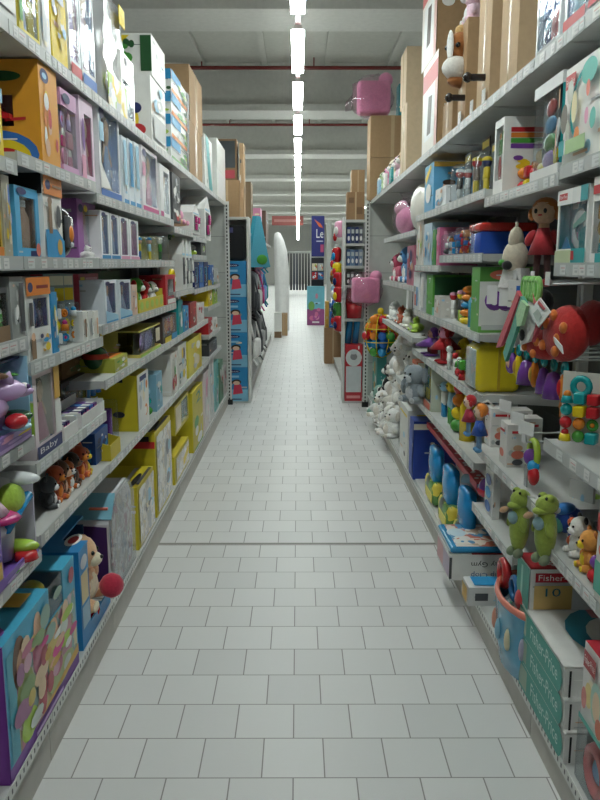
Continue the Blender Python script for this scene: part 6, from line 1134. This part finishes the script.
def tealbag(w, h):
    r = empty('teal_sleeve'); m = MB(); m.hull([(-w/2, 0, 0), (w/2, 0, 0), (w/2, .06, 0), (-w/2, .06, 0)], [(-w*.12, 0, h), (w*.06, 0, h), (w*.06, .06, h), (-w*.12, .06, h)], fab('2fa8c8')); m.build('sleeve', r); m = MB(); m.ell((w*.1, -.004, h*.15), (w*.25, .01, h*.1), 'GR'); m.build('print', r); return r
o = tealbag(.5, .62); o.location = (-XF+.10, 9.6, 1.56); o.rotation_euler = (0, 0, R_(60)); tag(o, 'turquoise pointed sleeve hanging at the near corner of the far left bay', 'hanging pack')
def whitecover(w, h):
    r = empty('draped_display'); m = MB(); n = 20; vs = []; lv = ((1, 0, 0), (.97, .3, 0), (1.0, .62, .01), (.92, .8, .03), (.7, .92, .07), (.4, .99, .10), (.05, 1, .10))
    for k, z, o1 in lv:
        for i in range(n):
            t = 6.283*i/n; q = k*(1+.07*math.sin(i*2.3+z*3)); vs.append((w*.5*q*math.cos(t)-o1, .3+.3*q*math.sin(t), h*z))
    m.add(vs, [(j*n+i, j*n+(i+1) % n, (j+1)*n+(i+1) % n, (j+1)*n+i) for j in range(len(lv)-1) for i in range(n)], mat('f4f4f2', .5), True); m.build('white_sheet', r); return r
IW(-.56, -.22, 18.4, 0, 2.35, whitecover, 'tall display draped in white sheeting on the far left', 'display'); IW(-.40, -.24, 17.2, 0, .5, brown(d=.3), 'brown carton on the floor before the white draped display', 'carton')
IW(-.52, -.36, 16.7, 0, .55, carton('white_box', .3, 'W', [('F', 'r', 0, 0, 1, .25, 'DBR')]), 'white box on the floor just past the backpacks', 'box')
# right gondola end: shelf unit
o = endunit([2.09, 1.83, 1.58, 1.36, .98], .24, .30, -1); o.location = (.645, 8.74, 0); tag(o, 'white end shelf unit with small blue packs, right side', 'shelving')
rn = random.Random(8)
for j, (z, nm, cl) in enumerate(((1.83, 'top', ('2a3f86', '3a4a6a', '1f2f6a', '5a5a6a')), (1.58, 'second', ('4a6a9a', '6a8ab0', '3a5a8a', '8a9ab0')), (1.36, 'third', ('3a3236', '5a5258', '2a2a30', '6a3a3a')))):
    for i in range(4):
        x = .552+.046*i; IW(x, x+.042, 8.76, z, .18 if j < 2 else .15, carton('small_pack', .15, cl[i], [('F', 'r', .15, .6, .85, .85, 'LG'), ('F', 'o', .5, .3, .3, .15, 'W')]), ['left', 'second from left', 'third from left', 'right'][i]+' dark blue small pack on the %s end shelf' % nm if j < 2 else ['left', 'second from left', 'third from left', 'right'][i]+' dark grey small pack on the %s end shelf' % nm, 'small pack', 'small packs on the right end shelves')
def pot(w, h):
    r = empty('red_bucket'); m = MB(); m.lathe([(0, 0), (w*.44, 0), (w*.5, h), (w*.46, h), (w*.42, .01), (0, .01)], gloss('c8202a'), c=(0, .11, 0)); m.build('bucket', r); m = MB(); m.torus((0, .11, h), w*.48, .008, gloss('d83038'), 'z'); m.build('rim', r); return r
IW(.555, .745, 8.75, .982, .16, pot, 'red plastic bucket on the right end shelf unit', 'bucket')
IW(.55, .64, 8.77, 1.145, .22, lambda w, h: (lambda m: (m.cyl((0, .1, 0), (0, .1, h), w*.5, .02, fab('b8202c')), m.build('red_cone'))[1])(MB()), 'red cone shaped toy standing in the red bucket', 'toy')
for k in range(2):
    x = .56+.085*k; o = (lambda m: (m.cyl((0, 0, 0), (0, 0, .40), .036, .036, gloss('1f7fb8'), 14), m.cyl((0, 0, .40), (0, 0, .41), .037, .037, 'W', 14), m.build('blue_tube'))[2])(MB()); o.location = (x+.02, 8.85, .69); o.rotation_euler = (0, R_(5), 0); tag(o, ['left blue cardboard tube leaning under the red bucket', 'right blue cardboard tube leaning under the red bucket'][k], 'tube')
IW(.545, .745, 8.745, .022, .66, carton('toy_box', .22, 'd02a36', [('F', 'o', .5, .77, .46, .15, 'd8dcdc'), ('F', 'o', .5, .79, .2, .06, '8a8c90'), ('F', 'o', .5, .86, .2, .03, 'SILV'), ('F', 'r', .06, .16, .94, .62, 'c4cacc'), ('F', 'r', .1, .05, .9, .10, 'e89090'), ('F', 'p', [(.75, .92), (.82, .92), (.82, .98), (.75, .98)], 'W')]), 'red and white box at the foot of the right end shelf unit', 'box')
IW(.55, .745, 8.76, 2.09, .30, brown(d=.24, col='9a7650', items=[('F', 'r', .1, .6, .4, .8, '7a5a3a'), ('F', 'r', .55, .2, .9, .45, '7a5a3a')]), 'brown carton on top of the right end shelf unit', 'carton'); IW(.60, .745, 8.78, 2.392, .24, brown(d=.22, col='a8865e'), 'smaller brown carton on top of the other, right end shelf unit', 'carton')
bay('R', 9.12, 12.2, [1.9, 1.3, .7], 'far right shelving bay behind the hanging balls', .12, .35, XF)
for k, (Y, z, c, c2) in enumerate(((9.5, 2.02, 'PK', 'W'), (9.8, 1.95, 'W', 'R'), (10.2, 1.72, 'R', 'SB'), (10.6, 1.62, 'SB', 'R'), (10.0, 1.52, 'Y', 'R'), (9.8, 1.40, 'R', 'NB'), (10.7, 1.42, 'O', 'BN'), (10.4, 1.22, 'LB', 'W'), (9.7, 1.22, 'R', 'Y'), (10.2, 1.04, 'B', 'NB'), (9.8, 1.02, 'GR', 'DGR'), (9.6, .86, 'R', 'NB'), (10.3, .86, 'NB', 'R'))):
    o = (lambda m: (m.rbox(-.09, .09, -.04, .05, -.10, .10, .05, gloss(c), 3), m.ell((.02, -.05, -.02), (.05, .02, .05), gloss(c2), 8), m.build('hanging_toy'))[2])(MB()); o.location = (XF-.07, Y, z); o.rotation_euler = (0, 0, R_(-70)); tag(o, '%s and %s toy in the %s part of the far right hanging column, %s' % ({'PK': 'pink', 'W': 'white', 'R': 'red', 'SB': 'sky blue', 'Y': 'yellow', 'O': 'orange', 'LB': 'light blue', 'B': 'blue', 'GR': 'green', 'NB': 'navy'}[c], {'W': 'white', 'R': 'red', 'SB': 'sky blue', 'NB': 'navy', 'BN': 'brown', 'Y': 'yellow', 'DGR': 'dark green'}[c2], 'upper' if z > 1.6 else 'middle' if z > 1.2 else 'lower', 'near' if Y < 10 else 'far'), 'hanging toy', 'toys hanging on the far right bay')
for k, (c, nm) in enumerate((('GOLD', 'gold'), ('B', 'blue'), ('R', 'red'), ('W', 'white'))):
    IW(.44+.07*k, .50+.07*k, 12.35, .585, .42-.03*k, carton('book', .2, c), nm+' tall book standing on the floor carton, far right', 'book')
IW(.43, .71, 12.3, 0, .58, brown(d=.35, col='a88058'), 'brown carton on the floor beyond the right end shelf unit', 'carton')
# farther display with sign
def stand(w, h):
    r = empty('display_stand'); m = MB(); m.box(-w/2, w/2, .25, .3, 0, h*.62, '2a2c38'); m.build('back_panel', r)
    for i, z in enumerate((.42, .50)): m = MB(); m.box(-w/2, w/2, 0, .25, h*z-.02, h*z, 'DG'); m.build('shelf', r)
    m = MB(); m.flat = True; m.box(-w/2, w/2, .0, .04, h*.63, h, '22287a'); m.quad([(-w*.3, -.001, h*.97), (w*.2, -.001, h*.93), (w*.4, -.001, h*.89), (w*.1, -.001, h*.90)], 'd85a2a'); m.quad([(w*.2, -.001, h*.67), (w*.45, -.001, h*.67), (w*.45, -.001, h*.74), (w*.2, -.001, h*.74)], 'c84a78')
    m.text('Le', (-w*.12, -.002, h*.80), (w*.55, 0, 0), (0, 0, h*.08), (0, 0, 0), 'W'); m.box(-w*.12, w*.4, -.002, -.001, h*.765, h*.775, 'c8c8e0'); m.build('sign', r); return r
IW(.36, .70, 20.6, 0, 2.85, stand, 'dark blue display sign with white letters on the far right', 'display')
for k, (x, z, c, c2) in enumerate(((.38, 1.425, 'CR', 'W,LGN,R'), (.54, 1.425, 'LG', 'W,GOLD,R'), (.38, 1.197, 'R', 'LB,W,R'), (.54, 1.197, '3a6aa8', 'SB,W,R'))):
    IW(x, x+.14, 20.62, z, .19, carton('toy_box', .18, c, [('F', 'b', .05, .05, .95, .95, 6, c2, k)]), ['cream', 'grey', 'red', 'blue'][k]+' box on the shelves under the dark blue sign', 'box')
IW(.24, .70, 20.2, 0, 1.02, carton('toy_box', .35, '68b8cc', [('F', 'r', 0, 0, 1, .42, 'a04a88'), ('F', 'o', .25, .5, .18, .12, '6aa848'), ('F', 'o', .55, .75, .08, .07, 'd88aa0'), ('F', 'b', .1, .1, .95, .45, 8, 'd86a98,b8489a,e08ab0', 2), ('F', 'r', .3, .06, .7, .10, 'W')]), 'big teal and pink printed box standing on the floor far right', 'box')
o = (lambda m: (m.box(-.06, .06, 0, .12, 0, 2.7, metal('b8bab4')), m.build('grey_post'))[1])(MB()); o.location = (.82, 20.4, 0); tag(o, 'slim grey post beside the dark blue sign', 'post')
# back of the shop
def rail(w, h):
    r = empty('clothes_rail'); m = MB(); m.tube([(-w/2, 0, 0), (-w/2, 0, h), (w/2, 0, h), (w/2, 0, 0)], .02, metal('LG')); m.build('frame', r)
    rn = random.Random(4)
    for i in range(9):
        m = MB(); x = -w*.44+w*.11*i; m.hull([(x-.05, -.22, h*.12), (x+.05, -.22, h*.12), (x+.05, .22, h*.12), (x-.05, .22, h*.12)], [(x-.03, -.18, h*.97), (x+.03, -.18, h*.97), (x+.03, .18, h*.97), (x-.03, .18, h*.97)], fab(rn.choice(['1c1e24', '22262e', '17181c', '1f3048']))); m.build('garment', r)
    return r
IW(-.75, .65, 40, 0, 2.2, rail, 'rail of dark clothes at the end of the aisle', 'clothes rail')
o = (lambda m: (m.flat.__class__ if False else None, m.box(-1.2, .25, 0, .04, 0, .42, 'b8605a'), m.box(-1.1, .15, -.002, 0, .15, .27, 'd89890'), m.build('hanging_banner'))[3])(MB()); o.location = (0, 36, 3.36); tag(o, 'long reddish hanging banner at the end of the aisle', 'banner')
# ------------------------------------------------------------------ camera, light, view
sc = bpy.context.scene
cam = bpy.data.cameras.new('camera'); co = bpy.data.objects.new('camera', cam); C.objects.link(co); sc.camera = co
cam.sensor_fit = 'HORIZONTAL'; cam.sensor_width = 36; cam.lens = 36*F/600; cam.clip_start = .05; cam.clip_end = 200
co.location = (0, 0, H); co.rotation_euler = (R_(90)-PITCH, 0, -math.atan(2/760.0))
w = bpy.data.worlds.new('world'); sc.world = w; w.use_nodes = True
w.node_tree.nodes['Background'].inputs['Color'].default_value = (.9, .97, 1, 1); w.node_tree.nodes['Background'].inputs['Strength'].default_value = .1
vs = sc.view_settings; vs.view_transform = 'Standard'; vs.look = 'None'; vs.gamma = 1; vs.use_curve_mapping = False; vs.exposure = EXPO
